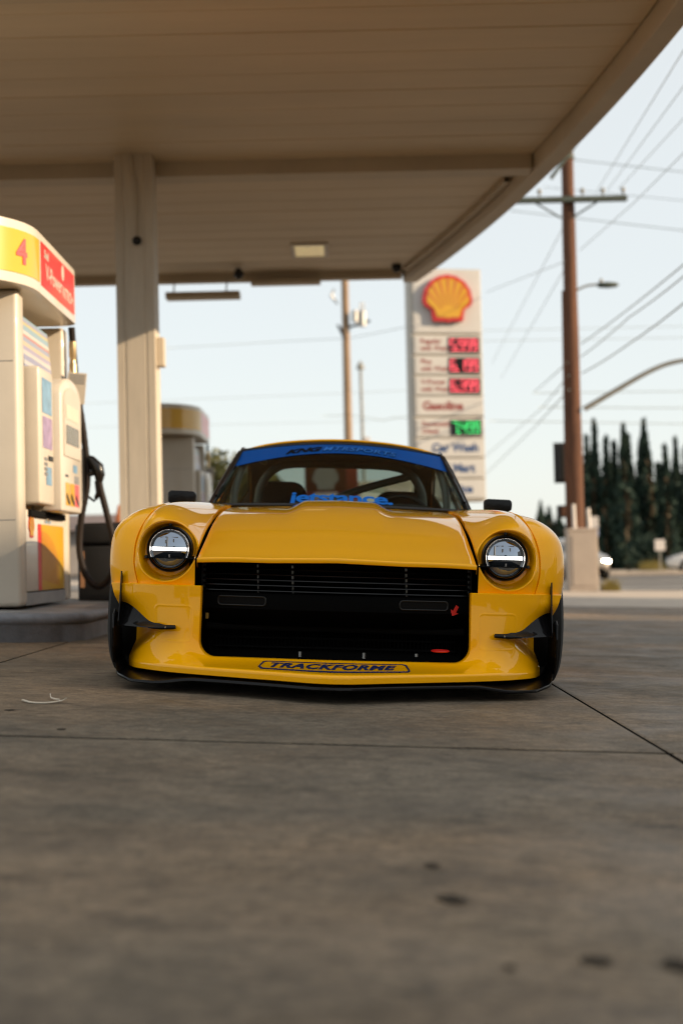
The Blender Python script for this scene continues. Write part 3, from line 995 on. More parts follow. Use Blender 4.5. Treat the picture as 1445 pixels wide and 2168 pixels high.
    tg = MB().box((-0.0, -0.003, -0.105), (0.125, 0.003, 0.105))
    tgo = link('hose_tag', tg.mesh('hose_tag', bevel=0.002), M_CREAM, hose)
    tgo.location = (hx - 0.062, hy - 0.045, 1.43)
    tgo.rotation_euler = (R(4), R(6), R(6))
    b2 = MB()
    for kk in range(4):
        b2.box((0.012, -0.0042, 0.03 + kk * 0.017), (0.113, -0.0034, 0.04 + kk * 0.017))
    b2.box((0.045, -0.0042, -0.06), (0.08, -0.0034, -0.025))
    # printed bars are part of the tag
    pr = link('tag_print', b2.mesh('tag_print'), M_PGREY, P)
    pr.location, pr.rotation_euler = tgo.location, tgo.rotation_euler
    bt = MB().box((hx - 0.025, hy - 0.03, 0.66), (hx + 0.03, hy + 0.10, 1.02))
    link('nozzle_boot', bt.mesh('nozzle_boot', bevel=0.012), M_BIN, P)
    nz = MB()
    nz.tube([(hx + 0.125, hy + 0.06, 0.79), (hx + 0.13, hy + 0.06, 0.84), (hx + 0.115, hy + 0.06, 0.89), (hx + 0.07, hy + 0.06, 0.945), (hx + 0.03, hy + 0.06, 0.97)], [0.022, 0.036, 0.046, 0.034, 0.018], 14)
    nz.tube([(hx + 0.115, hy + 0.06, 0.80), (hx + 0.12, hy + 0.06, 0.72), (hx + 0.10, hy + 0.06, 0.68)], [0.022, 0.019, 0.015], 10)
    nz.tube([(hx + 0.03, hy + 0.06, 0.82), (hx + 0.05, hy + 0.06, 0.76), (hx + 0.045, hy + 0.06, 0.70), (hx + 0.09, hy + 0.06, 0.665), (hx + 0.11, hy + 0.06, 0.69)], 0.009, 8)
    nz.tube([(hx + 0.02, hy + 0.06, 0.855), (hx + 0.06, hy + 0.06, 0.85), (hx + 0.10, hy + 0.06, 0.86)], 0.02, 10)
    link('nozzle', nz.mesh('nozzle', smooth=60), M_BLACK, P)
    return P

pump = fuel_pump(-2.318, 8.18, 'fuel pump numbered 4 with sunlit yellow and red top, nearest the camera', '4')
pump2 = fuel_pump(-2.255, 17.95, 'shaded fuel pump seen behind the beige column', '')
pump2.scale = (0.86, 1, 1)

# bin on the island
bn = thing('waste_bin', 'black lidded waste bin on the island behind the pump hose', 'bin', (-1.70, 10.3, zg(-1.7) + 0.160))
link('bin_body', MB().box((-0.185, -0.17, 0.0), (0.185, 0.17, 0.40)).mesh('bin_body', bevel=0.02, seg=3, smooth=40), M_BIN, bn)
link('bin_lid', MB().box((-0.20, -0.185, 0.402), (0.20, 0.185, 0.56)).mesh('bin_lid', bevel=0.03, seg=3, smooth=40), M_BIN, bn)
link('bin_label', MB().box((-0.165, -0.1745, 0.10), (-0.135, -0.1705, 0.36)).mesh('bin_label'), mat('tan_label', (0.35, 0.18, 0.09), 0.5, var=0.2), bn)

# ------------------------------------------------------------------ the yellow car (local: x right, y back, z up; y = 0 at the headlights)
CAR_TILT = math.atan(0.05)
car = thing('sports_car', 'low yellow wide-bodied sports car with round headlights and open black grille', 'car', (-0.046, 5.5, 0.0), (0, CAR_TILT, 0))

HOOD_W = 0.528
ZS = [(0, .505), (.03, .516), (.1, .545), (.2, .585), (.3, .625), (.5, .690), (.6, .713), (.7, .729), (.85, .746), (1, .756)]
def hood_front(x):
    return -0.17 + 0.045 * (abs(x) / HOOD_W) ** 2
def hood_z(x, t):
    ax = abs(x)
    z = interp(ZS, t)
    bul = 1 - sstep(0.155, 0.245, ax)
    z += bul * 0.033 * sstep(0.30, 0.97, t) - 0.026 * min(ax, 0.25) - 0.02 * max(0, ax - 0.35) ** 2 * 8
    return z
HOOD_R = 1.50
def hood_pt(x, t):
    yf = hood_front(x)
    return (x, yf + (HOOD_R - 0.10 * (1 - (x / HOOD_W) ** 2) - yf) * t, hood_z(x, t))
xs = list(np.linspace(-1, 1, 81))
xs = [HOOD_W * x for x in xs]
ts = [0.005, 0.012, 0.02] + [0.03 + 0.97 * k / 60 for k in range(61)]
rows = []
for x in xs:
    e = 0.004 * (1 if abs(x) > HOOD_W - 0.003 else 0)
    p0 = hood_pt(x, 0.0)
    row = [(x, p0[1] + 0.03, p0[2] - 0.0185), (x, p0[1] + 0.006, p0[2] - 0.018), (x, p0[1] + 0.0015, p0[2] - 0.0165), (x, p0[1], p0[2] - 0.013), (x, p0[1], p0[2] - 0.006)]
    row += [(x, p0[1] + 0.006 - 0.006 * math.cos(R(a_)), p0[2] - 0.006 + 0.0065 * math.sin(R(a_))) for a_ in (12, 26, 40, 54, 66)]
    row += [(q[0], q[1], q[2] - e) for q in (hood_pt(x, t) for t in ts)]
    q = hood_pt(x, 1.0)
    row += [(x, q[1] + 0.003, q[2] - 0.004), (x, q[1] + 0.004, q[2] - 0.02)]
    rows.append(row)
rows = [[(p[0] * 0.999, p[1], p[2] - 0.018) for p in rows[0]]] + rows + [[(p[0] * 0.999, p[1], p[2] - 0.018) for p in rows[-1]]]
link('hood', MB().grid(rows).mesh('hood', smooth=38), M_PAINT, car)

# ---- fenders with the recessed headlight scoop
F_IN = [(.536, -.100, .385), (.536, -.112, .45), (.536, -.112, .495), (.536, -.07, .528), (.536, .04, .556), (.536, .2, .601), (.536, .4, .645), (.536, .72, .695), (.536, 1.05, .732), (.536, 1.52, .756)]
F_CR = [(.655, -.088, .385), (.66, -.108, .45), (.66, -.108, .52), (.66, -.088, .585), (.66, -.035, .637), (.655, .09, .672), (.65, .3, .703), (.645, .62, .730), (.64, 1.0, .748), (.63, 1.55, .762)]
F_OU = [(0.758, -.035, .385), (0.775, -.028, .45), (0.779, -.018, .50), (0.776, .0, .548), (0.766, .03, .595), (0.750, .07, .640), (0.725, .16, .682), (0.712, .36, .708), (0.716, .75, .722), (0.742, 1.55, .742)]
HLX, HLZ = 0.649, 0.525
SCX, SCZ, SCR = 0.653, 0.517, 0.116
def quad3(a, b, c, um, u):
    # Lagrange through u = 0, um, 1
    l0 = (u - um) * (u - 1) / (um * 1)
    l1 = u * (u - 1) / (um * (um - 1))
    l2 = u * (u - um) / (1 - um)
    return a * l0 + b * l1 + c * l2
def fender_pt(u, t):
    a, b, c = cat_rom(F_IN, t), cat_rom(F_CR, t), cat_rom(F_OU, t)
    p = quad3(a, b, c, 0.47, u)
    dx, dz = p[0] - SCX, p[2] - SCZ
    # scoop: rounded, squarer towards the upper inner corner
    ang = math.atan2(dz, dx)
    sq = SCR * (1 + 0.10 * max(0, math.cos(ang - R(140))) ** 3)
    r = math.hypot(dx, dz) / sq
    if r < 1.1 and p[1] < 0.12:
        s_ = 1 - sstep(0.82, 1.0, r)
        lip = math.exp(-((r - 1.02) / 0.035) ** 2) * 0.0022
        tgt = 0.042 - 0.016 * max(0, math.cos(ang + R(90)))
        p[1] = (p[1] - lip) * (1 - s_) + max(tgt, p[1]) * s_
    return p
tt = [5.2 * k / 120 for k in range(121)] + [5.2 + 3.8 * k / 36 for k in range(1, 37)]
uu = [k / 84 for k in range(85)]
rows = []
for u in uu:
    row = [fender_pt(u, t) for t in tt]
    rows.append([(row[0][0], row[0][1] + 0.02, row[0][2] - 0.001)] + row)
first = [(p[0] + 0.001, p[1] + 0.004, p[2] - 0.022) for p in rows[0]]
last = [(p[0] - 0.004, p[1] + 0.016, p[2] - 0.004) for p in rows[-1]]
rows = [first] + rows + [last]
gb = MB().grid(rows)
for s in (1, -1):
    b = MB().add([(s * p[0], p[1], p[2]) for p in gb.v], gb.f)
    link('fender', b.mesh('fender', smooth=60), M_PAINT, car)

# ---- riveted-on wide arch flares
FS = [(0.762, -.036, .388), (0.779, -.029, .45), (0.783, -.018, .505), (0.779, .005, .56), (0.762, .05, .62), (0.732, .15, .684), (0.715, .33, .712), (0.712, .55, .722), (0.725, .80, .70), (0.742, .96, .61), (0.755, 1.03, .48), (0.755, 1.05, .36)]
FM = [(0.826, -.010, .388), (0.840, -.004, .45), (0.844, .006, .51), (0.841, .028, .57), (0.828, .07, .625), (0.802, .17, .672), (0.790, .34, .693), (0.792, .54, .699), (0.802, .77, .675), (0.814, .91, .59), (0.819, .97, .47), (0.819, .99, .36)]
FB = [(0.870, .045, .388), (0.881, .05, .45), (0.884, .06, .51), (0.882, .085, .565), (0.875, .13, .605), (0.862, .21, .638), (0.855, .35, .654), (0.856, .52, .658), (0.864, .71, .637), (0.876, .83, .56), (0.882, .89, .45), (0.882, .91, .36)]
FL = [(0.889, .13, .372), (0.895, .14, .43), (0.897, .165, .485), (0.897, .20, .53), (0.897, .25, .565), (0.896, .32, .592), (0.895, .42, .608), (0.895, .53, .609), (0.897, .66, .585), (0.898, .76, .52), (0.898, .81, .44), (0.898, .83, .36)]
rows = []
for k in range(111):
    t = 11 * k / 110
    s_, m_, b_, l_ = (cat_rom(F, t) for F in (FS, FM, FB, FL))
    row = [s_ + np.array((-0.006, 0.012, -0.004))]
    for j in range(31):
        row.append(cat_rom([s_, m_, b_, l_], 3 * j / 30))
    row.append(l_ + np.array((-.012, .006, -.012)))
    row.append(l_ + np.array((-.04, .012, -.016)))
    rows.append(row)
gf = MB().grid(rows)
flare_me = {}
for s in (1, -1):
    b = MB().add([(s * p[0], p[1], p[2]) for p in gf.v], gf.f)
    flare_me[s] = b.mesh('wheel_arch_flare', smooth=70)
    link('wheel_arch_flare', flare_me[s], M_PAINT, car)
    o = link('wheel_arch_flare', flare_me[s], M_PAINT, car, loc=(s * 0.035, 2.30, 0.005))

# ---- front bumper / air dam
YL = [(0, -.585), (.06, -.572), (.2, -.492), (.34, -.415), (.50, -.322), (.62, -.235), (.70, -.150), (.76, -.06), (.80, .05), (.86, .2), (.95, .4)]
YW = [(0, -.19), (.50, -.165), (.60, -.150), (.68, -.115), (.74, -.05), (.78, .03), (.81, .11), (.86, .2), (.95, .4)]
YT = [(0, -.18), (.50, -.150), (.60, -.142), (.68, -.118), (.74, -.085), (.80, -.045), (.86, -.012), (.91, .025), (.94, .07), (.97, .14)]
XM = [(.070, .796), (.10, .798), (.15, .794), (.20, .800), (.25, .812), (.30, .836), (.34, .852), (.387, .866)]
OPW, OPZ0, OPZ1, OPR = 0.508, 0.124, 0.60, 0.062
def op_sd(x, z):
    cx, cz, hw, hh = 0, (OPZ0 + OPZ1) / 2, OPW, (OPZ1 - OPZ0) / 2
    if z > 0.3:
        return abs(x) - OPW
    dx, dz = abs(x - cx) - (hw - OPR), abs(z - cz) - (hh - OPR)
    return math.hypot(max(dx, 0), max(dz, 0)) + min(max(dx, dz), 0) - OPR
def bump_y(x, z):
    ax = abs(x)
    yl, yw, yt = interp(YL, ax), interp(YW, ax), interp(YT, ax)
    if z <= 0.099:
        return yl + 0.001 + 0.006 * max(0, (z - 0.093) / 0.006)
    p = 3.0 + 9.0 * (1 - sstep(0.44, 0.57, ax)) + 1.2 * sstep(0.62, 0.8, ax)
    t = min(1, (z - 0.099) / 0.16)
    y = yl + 0.007 + (yw - yl - 0.007) * (1 - (1 - t) ** p)
    y += (yt - yw) * sstep(0.20, 0.36, z)
    if 0.62 < ax and z < 0.245:
        dd = z - (0.213 - 0.66 * (ax - 0.63))
        y += 0.10 * sstep(0.0, 0.055, dd) * sstep(0.62, 0.74, ax) * (1 - sstep(0.222, 0.245, z))
    # embossed cover outline
    cx, cz, hw, hh, rr = 0.610, 0.246, 0.071, 0.066, 0.016
    dx, dz = abs(ax - cx) - (hw - rr), abs(z - cz) - (hh - rr)
    sd = math.hypot(max(dx, 0), max(dz, 0)) + min(max(dx, dz), 0) - rr
    y -= 0.0016 * math.exp(-(sd / 0.0026) ** 2)
    # raised bead under the seam of fender and flare
    bx_, bz_ = (ax - 0.785) / 0.016, (z - 0.375) / 0.045
    y += 0.006 * math.exp(-(bx_ ** 2 + bz_ ** 2) * 1.2) if ax > 0.7 else 0
    return y
zs = [.072, .075, .080, .088, .093, .096, .099] + [.101 + (.140 - .101) * k / 18 for k in range(19)] + [.140 + (.387 - .140) * k / 96 for k in range(1, 97)]
nx = 640
xn = np.linspace(-1, 1, nx)
cell = 0.0031
V, idx = [], {}
b = MB()
for i, u in enumerate(xn):
    for j, z in enumerate(zs):
        x, zz = u * interp(XM, z), z
        sd = op_sd(x, zz)
        if abs(sd) < cell * 0.62:
            e = 1e-4
            gx_, gz_ = (op_sd(x + e, zz) - op_sd(x - e, zz)) / (2 * e), (op_sd(x, zz + e) - op_sd(x, zz - e)) / (2 * e)
            x, zz = x - gx_ * sd, zz - gz_ * sd
        b.v.append((x, bump_y(x, zz), zz))
nz_ = len(zs)
for i in range(nx - 1):
    for j in range(nz_ - 1):
        q = (i * nz_ + j, (i + 1) * nz_ + j, (i + 1) * nz_ + j + 1, i * nz_ + j + 1)
        cx = sum(b.v[k][0] for k in q) / 4
        cz = sum(b.v[k][2] for k in q) / 4
        if op_sd(cx, cz) > 0:
            b.f.append(q)
# underside and top returns
low = [(u * interp(XM, .072), bump_y(u * interp(XM, .072), .072)) for u in np.linspace(-1, 1, 121)]
b.grid([[(x, y, .072), (x, y + 0.004, .0695), (x * 0.98, y + 0.16, .0695)] for x, y in low])
for s in (1, -1):
    top = [s * (OPW + (0.866 - OPW) * k / 60) for k in range(61)]
    b.grid([[(x, bump_y(x, .387), .387), (x, bump_y(x, .387) + 0.004, .3895), (x, bump_y(x, .387) + 0.05, .3895)] for x in top])
    sd_ = [(s * interp(XM, z), bump_y(s * interp(XM, z), z), z) for z in zs[::3] + [.387]]
    b.grid([[(x, y, z), (x - s * .004, y + .012, z), (x - s * .02, y + .03 + 0.02 * sstep(.2, .1, z), z)] for x, y, z in sd_])
# opening return
loop = []
zt = 0.389
for k in range(25):
    loop.append((-OPW, zt + (OPZ0 + OPR - zt) * k / 24))
for k in range(1, 15):
    a = R(180 + 90 * k / 14)
    loop.append((-OPW + OPR + OPR * math.cos(a), OPZ0 + OPR + OPR * math.sin(a)))
for k in range(1, 60):
    loop.append((-OPW + OPR + (2 * OPW - 2 * OPR) * k / 60, OPZ0))
for k in range(0, 15):
    a = R(270 + 90 * k / 14)
    loop.append((OPW - OPR + OPR * math.cos(a), OPZ0 + OPR + OPR * math.sin(a)))
for k in range(1, 25):
    loop.append((OPW, OPZ0 + OPR + (zt - OPZ0 - OPR) * k / 24))
rows = []
for x, z in loop:
    y = bump_y(x, z)
    e = 1e-4
    gx_, gz_ = (op_sd(x + e, z) - op_sd(x - e, z)) / (2 * e), (op_sd(x, z + e) - op_sd(x, z - e)) / (2 * e)
    rows.append([(x, y, z), (x - gx_ * .002, y + .004, z - gz_ * .002), (x - gx_ * .003, y + .05, z - gz_ * .003)])
b.grid(rows)
bumper = link('front_bumper', b.mesh('front_bumper', smooth=48), M_PAINT, car)

# lettering on the ledge
def ledge(u, v):
    z = 0.1125 + v
    return (u, bump_y(u, z) - 0.0015, z + 0.0006)
def ledge2(u, v):
    # map letters by depth along the ledge: v is a fraction 0..1 from lip to opening
    z = 0.1005 + 0.0225 * v ** 1.0
    return (u, bump_y(u, z) - 0.001, z + 0.0008)
LG = dict(size=1.0, shear=0.35, offset=0.05, cuts=2, spacing=1.1)
v, f = text_geo('TRACKFORME', **LG)
us = [p[0] for p in v]
vs_ = [p[1] for p in v]
sc = 0.462 / (max(us) - min(us))
mid = (max(us) + min(us)) / 2
vlo, vhi = min(vs_), max(vs_)
b = MB().add([ledge2((a - mid) * sc, 0.27 + 0.46 * (c - vlo) / (vhi - vlo)) for a, c in v], f)
link('track_lettering', b.mesh('track_lettering'), M_BLUEINK, bumper)
b = MB()
fr = []
for k in range(60):
    fr.append((-0.262 + 0.524 * k / 59, 0.09))
ring = [(-0.275, 0.28), (-0.262, 0.10)] + [(-0.262 + 0.53 * k / 40, 0.10) for k in range(1, 41)] + [(0.277, 0.2), (0.268, 0.78), (0.258, 0.90)] + [(0.258 - 0.508 * k / 40, 0.90) for k in range(1, 41)] + [(-0.262, 0.82)]
def inset(p, k):
    u, v = p
    return (u * (1 - 0.026 * k), 0.5 + (v - 0.5) * (1 - 0.22 * k))
b.grid([[ledge2(*p), ledge2(*inset(p, 1))] for p in ring], cu=True)
link('lettering_frame', b.mesh('lettering_frame'), M_BLUEINK, bumper)

# ---- grille slats, posts, black front panel
gr = link('grille_surround', MB().box((-0.53, 0.07, 0.36), (-0.512, 0.10, 0.50)).box((0.512, 0.07, 0.36), (0.53, 0.10, 0.50)).mesh('grille_surround', bevel=0.003), M_BLACK, car)
def slat_mesh():
    b = MB()
    rows = []
    for k in range(25):
        x = -0.512 + 1.024 * k / 24
        y = -0.115 + 0.07 * (abs(x) / 0.512) ** 2
        rows.append([(x, y, -0.0015), (x, y + 0.0015, 0.002), (x, y + 0.006, 0.0032), (x, y + 0.035, 0.0075), (x, y + 0.036, 0.0055), (x, y + 0.004, -0.0025)])
    return b.grid(rows, cv=True).mesh('grille_slat', smooth=50)
sm = slat_mesh()
sm.materials.append(mat('slat_black', (0.003, 0.0032, 0.0035), 0.25, coat=0.2, spec=0.2))
for z in (0.4765, 0.4565, 0.436, 0.4155, 0.3955, 0.375):
    link('grille_slat', sm, None, gr, loc=(0, 0, z))
for x in (-0.166, 0.272, -0.30):
    link('grille_post', MB().tube([(x, -0.005, 0.36), (x - 0.006, -0.005, 0.49)], 0.0045 if x != -0.30 else 0.003, 8).mesh('grille_post', smooth=60), M_STEEL, gr)
# lower black panel with two slots
b = MB()
rows = []
for k in range(25):
    x = -0.512 + 1.024 * k / 24
    y = -0.105 + 0.07 * (abs(x) / 0.512) ** 2
    rows.append([(x, y + 0.03, 0.367), (x, y + 0.002, 0.366), (x, y, 0.3635), (x, y, 0.305), (x, y + 0.03, 0.275), (x, y + 0.10, 0.24)])
b.grid(rows)
lp = link('front_panel', b.mesh('front_panel', smooth=40), mat('panel_black', (0.002, 0.002, 0.002), 0.6, spec=0.03), car)
def slot(cx):
    hw, hh, r = 0.092, 0.0165, 0.012
    pts = []
    for (sx, sz, a0) in ((1, 1, 0), (-1, 1, 90), (-1, -1, 180), (1, -1, 270)):
        for k in range(6):
            a = R(a0 + 18 * k)
            x, z = cx + sx * (hw - r) + r * math.cos(a), 0.335 + sz * (hh - r) + r * math.sin(a)
            pts.append((x, -0.107 + 0.07 * (abs(x) / 0.512) ** 2, z))
    b = MB().tube(pts + [pts[0], pts[1]], 0.0035, 8, caps=False)
    o = link('vent_slot', b.mesh('vent_slot', smooth=60), M_BLACK, lp)
    link('slot_recess', MB().add([(p[0], p[1] - 0.0008, p[2]) for p in pts], [tuple(range(len(pts)))]).mesh('slot_recess'), M_MATTE, lp)
slot(-0.358)
slot(0.335)
# red tow arrow decal on the right of the panel
ar = [(-0.5, 0.16), (0.08, 0.16), (0.08, 0.42), (0.55, 0.0), (0.08, -0.42), (0.08, -0.16), (-0.5, -0.16)]
ca, sa = math.cos(R(-118)), math.sin(R(-118))
v = []
for a, c in ar:
    x, z = 0.455 + 0.042 * (a * ca - c * sa), 0.318 + 0.042 * (a * sa + c * ca)
    v.append((x, -0.1085 + 0.07 * (abs(x) / 0.512) ** 2, z))
link('tow_arrow', MB().add(v, [(0, 1, 2, 3, 4, 5, 6)]).mesh('tow_arrow'), M_RED, lp)
# red tow ring lying flat in the lower opening
rows = []
for k in range(40):
    a = 2 * math.pi * k / 40
    rows.append([(0.395 + (0.026 + 0.009 * math.cos(R(q))) * math.cos(a), -0.16 + (0.026 + 0.009 * math.cos(R(q))) * math.sin(a) * 1.3, 0.170 + 0.0045 * math.sin(R(q))) for q in range(0, 360, 36)])
hk = MB().grid(rows, cu=True, cv=True)
link('tow_hook', hk.mesh('tow_hook', smooth=50), M_RED, car)
# radiator core, cavity, duct floor
b = MB()
b.box((-0.5, 0.20, 0.10), (0.5, 0.24, 0.50))
link('radiator', b.mesh('radiator'), M_MATTE, car)
b = MB()
for k in range(60):
    b.box((-0.47 + k * 0.016, 0.17, 0.14), (-0.468 + k * 0.016, 0.199, 0.34))
for k in range(6):
    b.box((-0.48, 0.165, 0.145 + k * 0.036), (0.48, 0.198, 0.152 + k * 0.036))
link('cooler_core', b.mesh('cooler_core'), mat('cooler_metal', (0.004, 0.004, 0.004), 0.7, spec=0.1), car)
link('crash_bar', MB().tube([(-0.5, 0.06, 0.235), (0.5, 0.06, 0.235)], 0.018, 12).mesh('crash_bar', smooth=60), M_MATTE, car)
b = MB()
for z0, z1 in ((0.086, 0.092), (0.488, 0.492)):
    b.box((-0.72, -0.12, z0), (0.72, 0.6, z1))
for x in (-0.56, 0.56):
    b.box((x - 0.003, -0.06, 0.092), (x + 0.003, 0.6, 0.50))
link('duct_box', b.mesh('duct_box'), M_MATTE, car)
for (x, z, h) in ((-0.133, 0.138, 0.020), (0.113, 0.138, 0.022), (0.315, 0.150, 0.012)):
    link('duct_bolt', MB().lathe([(0, 0.0), (0, 0.007), (h, 0.007), (h, 0.0)], 10, 'z', (x, 0.0, z - 0.015)).mesh('duct_bolt', smooth=40), M_STEEL, car)
for (x, z) in ((-0.175, 0.262), (0.185, 0.262)):
    link('duct_clip', MB().lathe([(0, 0.0), (-0.004, 0.006), (0.004, 0.010), (0.006, 0.0)], 10, 'y', (x, -0.02, z)).mesh('duct_clip', smooth=40), M_BLACK, car)
link('yellow_bracket', MB().box((-0.497, -0.05, 0.262), (-0.485, -0.04, 0.285)).mesh('yellow_bracket', bevel=0.002), mat('dark_yellow_bracket', (0.22, 0.13, 0.01), 0.6), car)

# ---- carbon splitter with upturned ends
SY = [(0, -.60), (.06, -.588), (.2, -.508), (.34, -.432), (.50, -.362), (.62, -.315), (.70, -.278), (.76, -.232), (.80, -.175), (.825, -.10), (.84, .06)]
def split_z(ax):
    return 0.049 - 0.018 * sstep(0.50, 0.66, ax) + 0.012 * sstep(0.74, 0.80, ax) + 0.055 * max(0, (ax - 0.80) / 0.038) ** 2
rows = []
for u in np.linspace(-1, 1, 161):
    x = u * 0.838
    ax = abs(x)
    y, z = interp(SY, ax), split_z(ax)
    yb = 0.16
    rows.append([(x, yb, max(z, 0.05) + 0.012), (x, y + 0.16, max(z, 0.047) + 0.012), (x, y + 0.01, z + 0.012), (x, y + 0.002, z + 0.0115), (x, y, z + 0.008), (x, y, z + 0.002), (x, y + 0.003, z), (x, yb, z)])
spl = link('front_splitter', MB().grid(rows).mesh('front_splitter', smooth=40), M_CARBON, car)
for s in (1, -1):
    x0 = 0.838
    pl = [(-0.04, 0.085), (-0.085, 0.15), (-0.095, 0.22), (-0.088, 0.275), (-0.06, 0.292), (0.02, 0.27), (0.12, 0.20), (0.15, 0.12), (0.06, 0.085)]
    b = MB().prism(pl, s * x0, s * (x0 + 0.007), 'x')
    # join the curl of the splitter to the fence
    link('splitter_fence', b.mesh('splitter_fence', bevel=0.0015), M_CARBON, spl)

# ---- canards
CF = [(.596, -.172, .231), (.65, -.164, .226), (.715, -.136, .2265), (.78, -.100, .229), (.822, -.075, .231)]
CT = [(.598, -.160, .236), (.655, -.135, .238), (.705, -.085, .262), (.770, -.02, .325), (.822, .03, .374)]
def canard():
    rows = []
    for k in range(33):
        t = 4 * k / 32
        f_, t_ = cat_rom(CF, t), cat_rom(CT, t)
        up = [f_ + (t_ - f_) * (j / 8) - np.array((0, 0, 0.012 * math.sin(math.pi * j / 8) * (t / 4))) for j in range(9)]
        n_ = np.array((0, -0.0035, -0.0035))
        rows.append(up + [p + n_ * -1 for p in reversed(up)])
    return MB().grid(rows, cv=True)
cg = canard()
for s in (1, -1):
    b = MB().add([(s * p[0], p[1], p[2]) for p in cg.v], cg.f)
    cn = link('canard', b.mesh('canard', smooth=40), M_CARBON, car)
    # rounded bracket nose with a bolt
    nb = MB().tube([(s * .594, -.176, .231), (s * .605, -.178, .2315), (s * .65, -.172, .229), (s * .70, -.155, .228)], [0.005, 0.0075, 0.0075, 0.003], 10)
    link('canard_tab', nb.mesh('canard_tab', smooth=60), M_CARBON, cn)
    link('bolt', MB().lathe([(-.004, 0.0), (-.004, .003), (0.003, .0042)], 10, 'y', (s * .632, -.183, .2315)).mesh('bolt', smooth=40), M_CHROME, cn)
    pl = [(-.080, .225), (-.02, .23), (.06, .28), (.06, .34), (-.030, .436), (-.042, .436), (-.05, .37), (-.062, .31), (-.086, .246)]
    link('canard_endplate', MB().prism(pl, s * .822, s * .8265, 'x').mesh('canard_endplate', bevel=0.001), M_CARBON, cn)

# ---- headlights
for s in (1, -1):
    h = thing('headlight', None, None)
    h.parent = car
    h.location = (s * HLX, 0.004, HLZ)
    h.scale = (0.915, 1.0, 0.915)
    rg = MB().lathe([(0.045, 0.086), (0.012, 0.089), (0.004, 0.0925), (0.003, 0.0945), (0.012, 0.0975), (0.04, 0.0985)], 56, 'y')
    bz = link('bezel', rg.mesh('bezel', smooth=50), M_SATIN, h)
    for a in (90, 200 if s < 0 else -20):
        tb = MB().lathe([(-0.004, 0.0), (-0.004, 0.006), (0.006, 0.008), (0.02, 0.008)], 10, 'y', (0.105 * math.cos(R(a)), 0.006, 0.105 * math.sin(R(a))))
        link('adjuster', tb.mesh('adjuster', smooth=40), M_SATIN, bz)
    rm = MB().lathe([(0.02, 0.0885), (-0.004, 0.0865), (-0.009, 0.0835), (-0.007, 0.080), (0.004, 0.0775)], 56, 'y')
    link('chrome_ring', rm.mesh('chrome_ring', smooth=60), mat('lamp_ring_metal', (0.55, 0.52, 0.49), 0.22, 1.0), h)
    # domed reflector behind the glass, split by the LED bar
    dome = MB()
    prof = [(0.004 - 0.017 * (1 - (r_ / 0.077) ** 2), r_) for r_ in [0.001 + 0.0765 * k / 14 for k in range(15)]]
    dome.lathe(prof, 56, 'y')
    link('lens', dome.mesh('lens', smooth=180), M_LENS, h)
    for (cx, cz, w_, hh) in ((-.014, .030, .0035, .008), (-.014, .05, .005, .002), (.018, .034, .0028, .008), (.022, .05, .014, .0012), (-.03, .05, .010, .0012), (0.002, -.03, .0035, .010)):
        rr_ = math.hypot(cx, cz)
        yy = -0.0135 + 0.017 * (rr_ / 0.077) ** 2
        link('reflector_facet', MB().box((cx - w_, yy - 0.0005, cz - hh), (cx + w_, yy + 0.002, cz + hh)).mesh('reflector_facet'), M_CHROME, h)
    lb = MB()
    n = 20
    rows = []
    for k in range(n + 1):
        x = -0.0725 + 0.145 * k / n
        yy = -0.0155 + 0.017 * (x / 0.077) ** 2
        rows.append([(x, yy + 0.01, 0.0072), (x, yy - 0.002, 0.0072), (x, yy - 0.0035, 0.005), (x, yy - 0.0035, -0.005), (x, yy - 0.002, -0.0072), (x, yy + 0.01, -0.0072)])
    lb.grid(rows)
    link('led_bar', lb.mesh('led_bar'), M_LED, h)
    fr_ = MB()
    for zz in (0.0085, -0.0085):
        fr_.tube([(-0.074 + 0.148 * k / n, -0.0165 + 0.017 * ((-0.074 + 0.148 * k / n) / 0.077) ** 2, zz) for k in range(n + 1)], 0.0013, 6)
    link('bar_trim', fr_.mesh('bar_trim', smooth=60), M_BLACK, h)

# ---- cowl between hood and windscreen
b = MB()
rows = []
for k in range(41):
    x = -0.70 + 1.40 * k / 40
    yb = 1.60 + 0.18 * (abs(x) / 0.66) ** 2
    z0 = 0.757 - 0.03 * max(0, abs(x) - 0.5) - 0.012 * (abs(x) / 0.66) ** 2
    rows.append([(x, 1.36 + 0.10 * (abs(x) / 0.53) ** 2, z0 - 0.03), (x, 1.42 + 0.10 * (abs(x) / 0.53) ** 2, z0 - 0.006), (x, yb - 0.03, z0 + 0.004), (x, yb + 0.03, z0 + 0.008)])
b.grid(rows)
link('cowl', b.mesh('cowl', smooth=60), M_PAINT, car)

# ---- windscreen
def ws(u, v, off=0.0):
    """u -1..1, v 0 (base) .. 1 (header)"""
    hb, ht = 0.655, 0.545
    x = u * (hb + (ht - hb) * v)
    yb = 1.58 + 0.17 * u * u
    yt = 2.20 + 0.12 * u * u
    zb = 0.768 - 0.008 * u * u
    zt_ = 1.128 - 0.044 * u * u
    y = yb + (yt - yb) * v
    z = zb + (zt_ - zb) * v + 0.018 * math.sin(math.pi * v) * (1 - 0.3 * u * u)
    return (x, y - off * 0.5, z + off * 0.85)
rows = [[ws(-1 + 2 * i / 40, j / 16) for j in range(17)] for i in range(41)]
wsg = link('windscreen', MB().grid(rows).mesh('windscreen', smooth=180), M_GLASS, car)
# black seal round it
rim = [ws(-1 + 2 * i / 40, 0) for i in range(41)] + [ws(1, j / 12) for j in range(1, 12)] + [ws(1 - 2 * i / 40, 1) for i in range(41)] + [ws(-1, 1 - j / 12) for j in range(1, 12)]
link('windscreen_seal', MB().tube(rim + rim[:1], 0.011, 8, caps=False).mesh('windscreen_seal', smooth=60), M_BLACK, wsg)
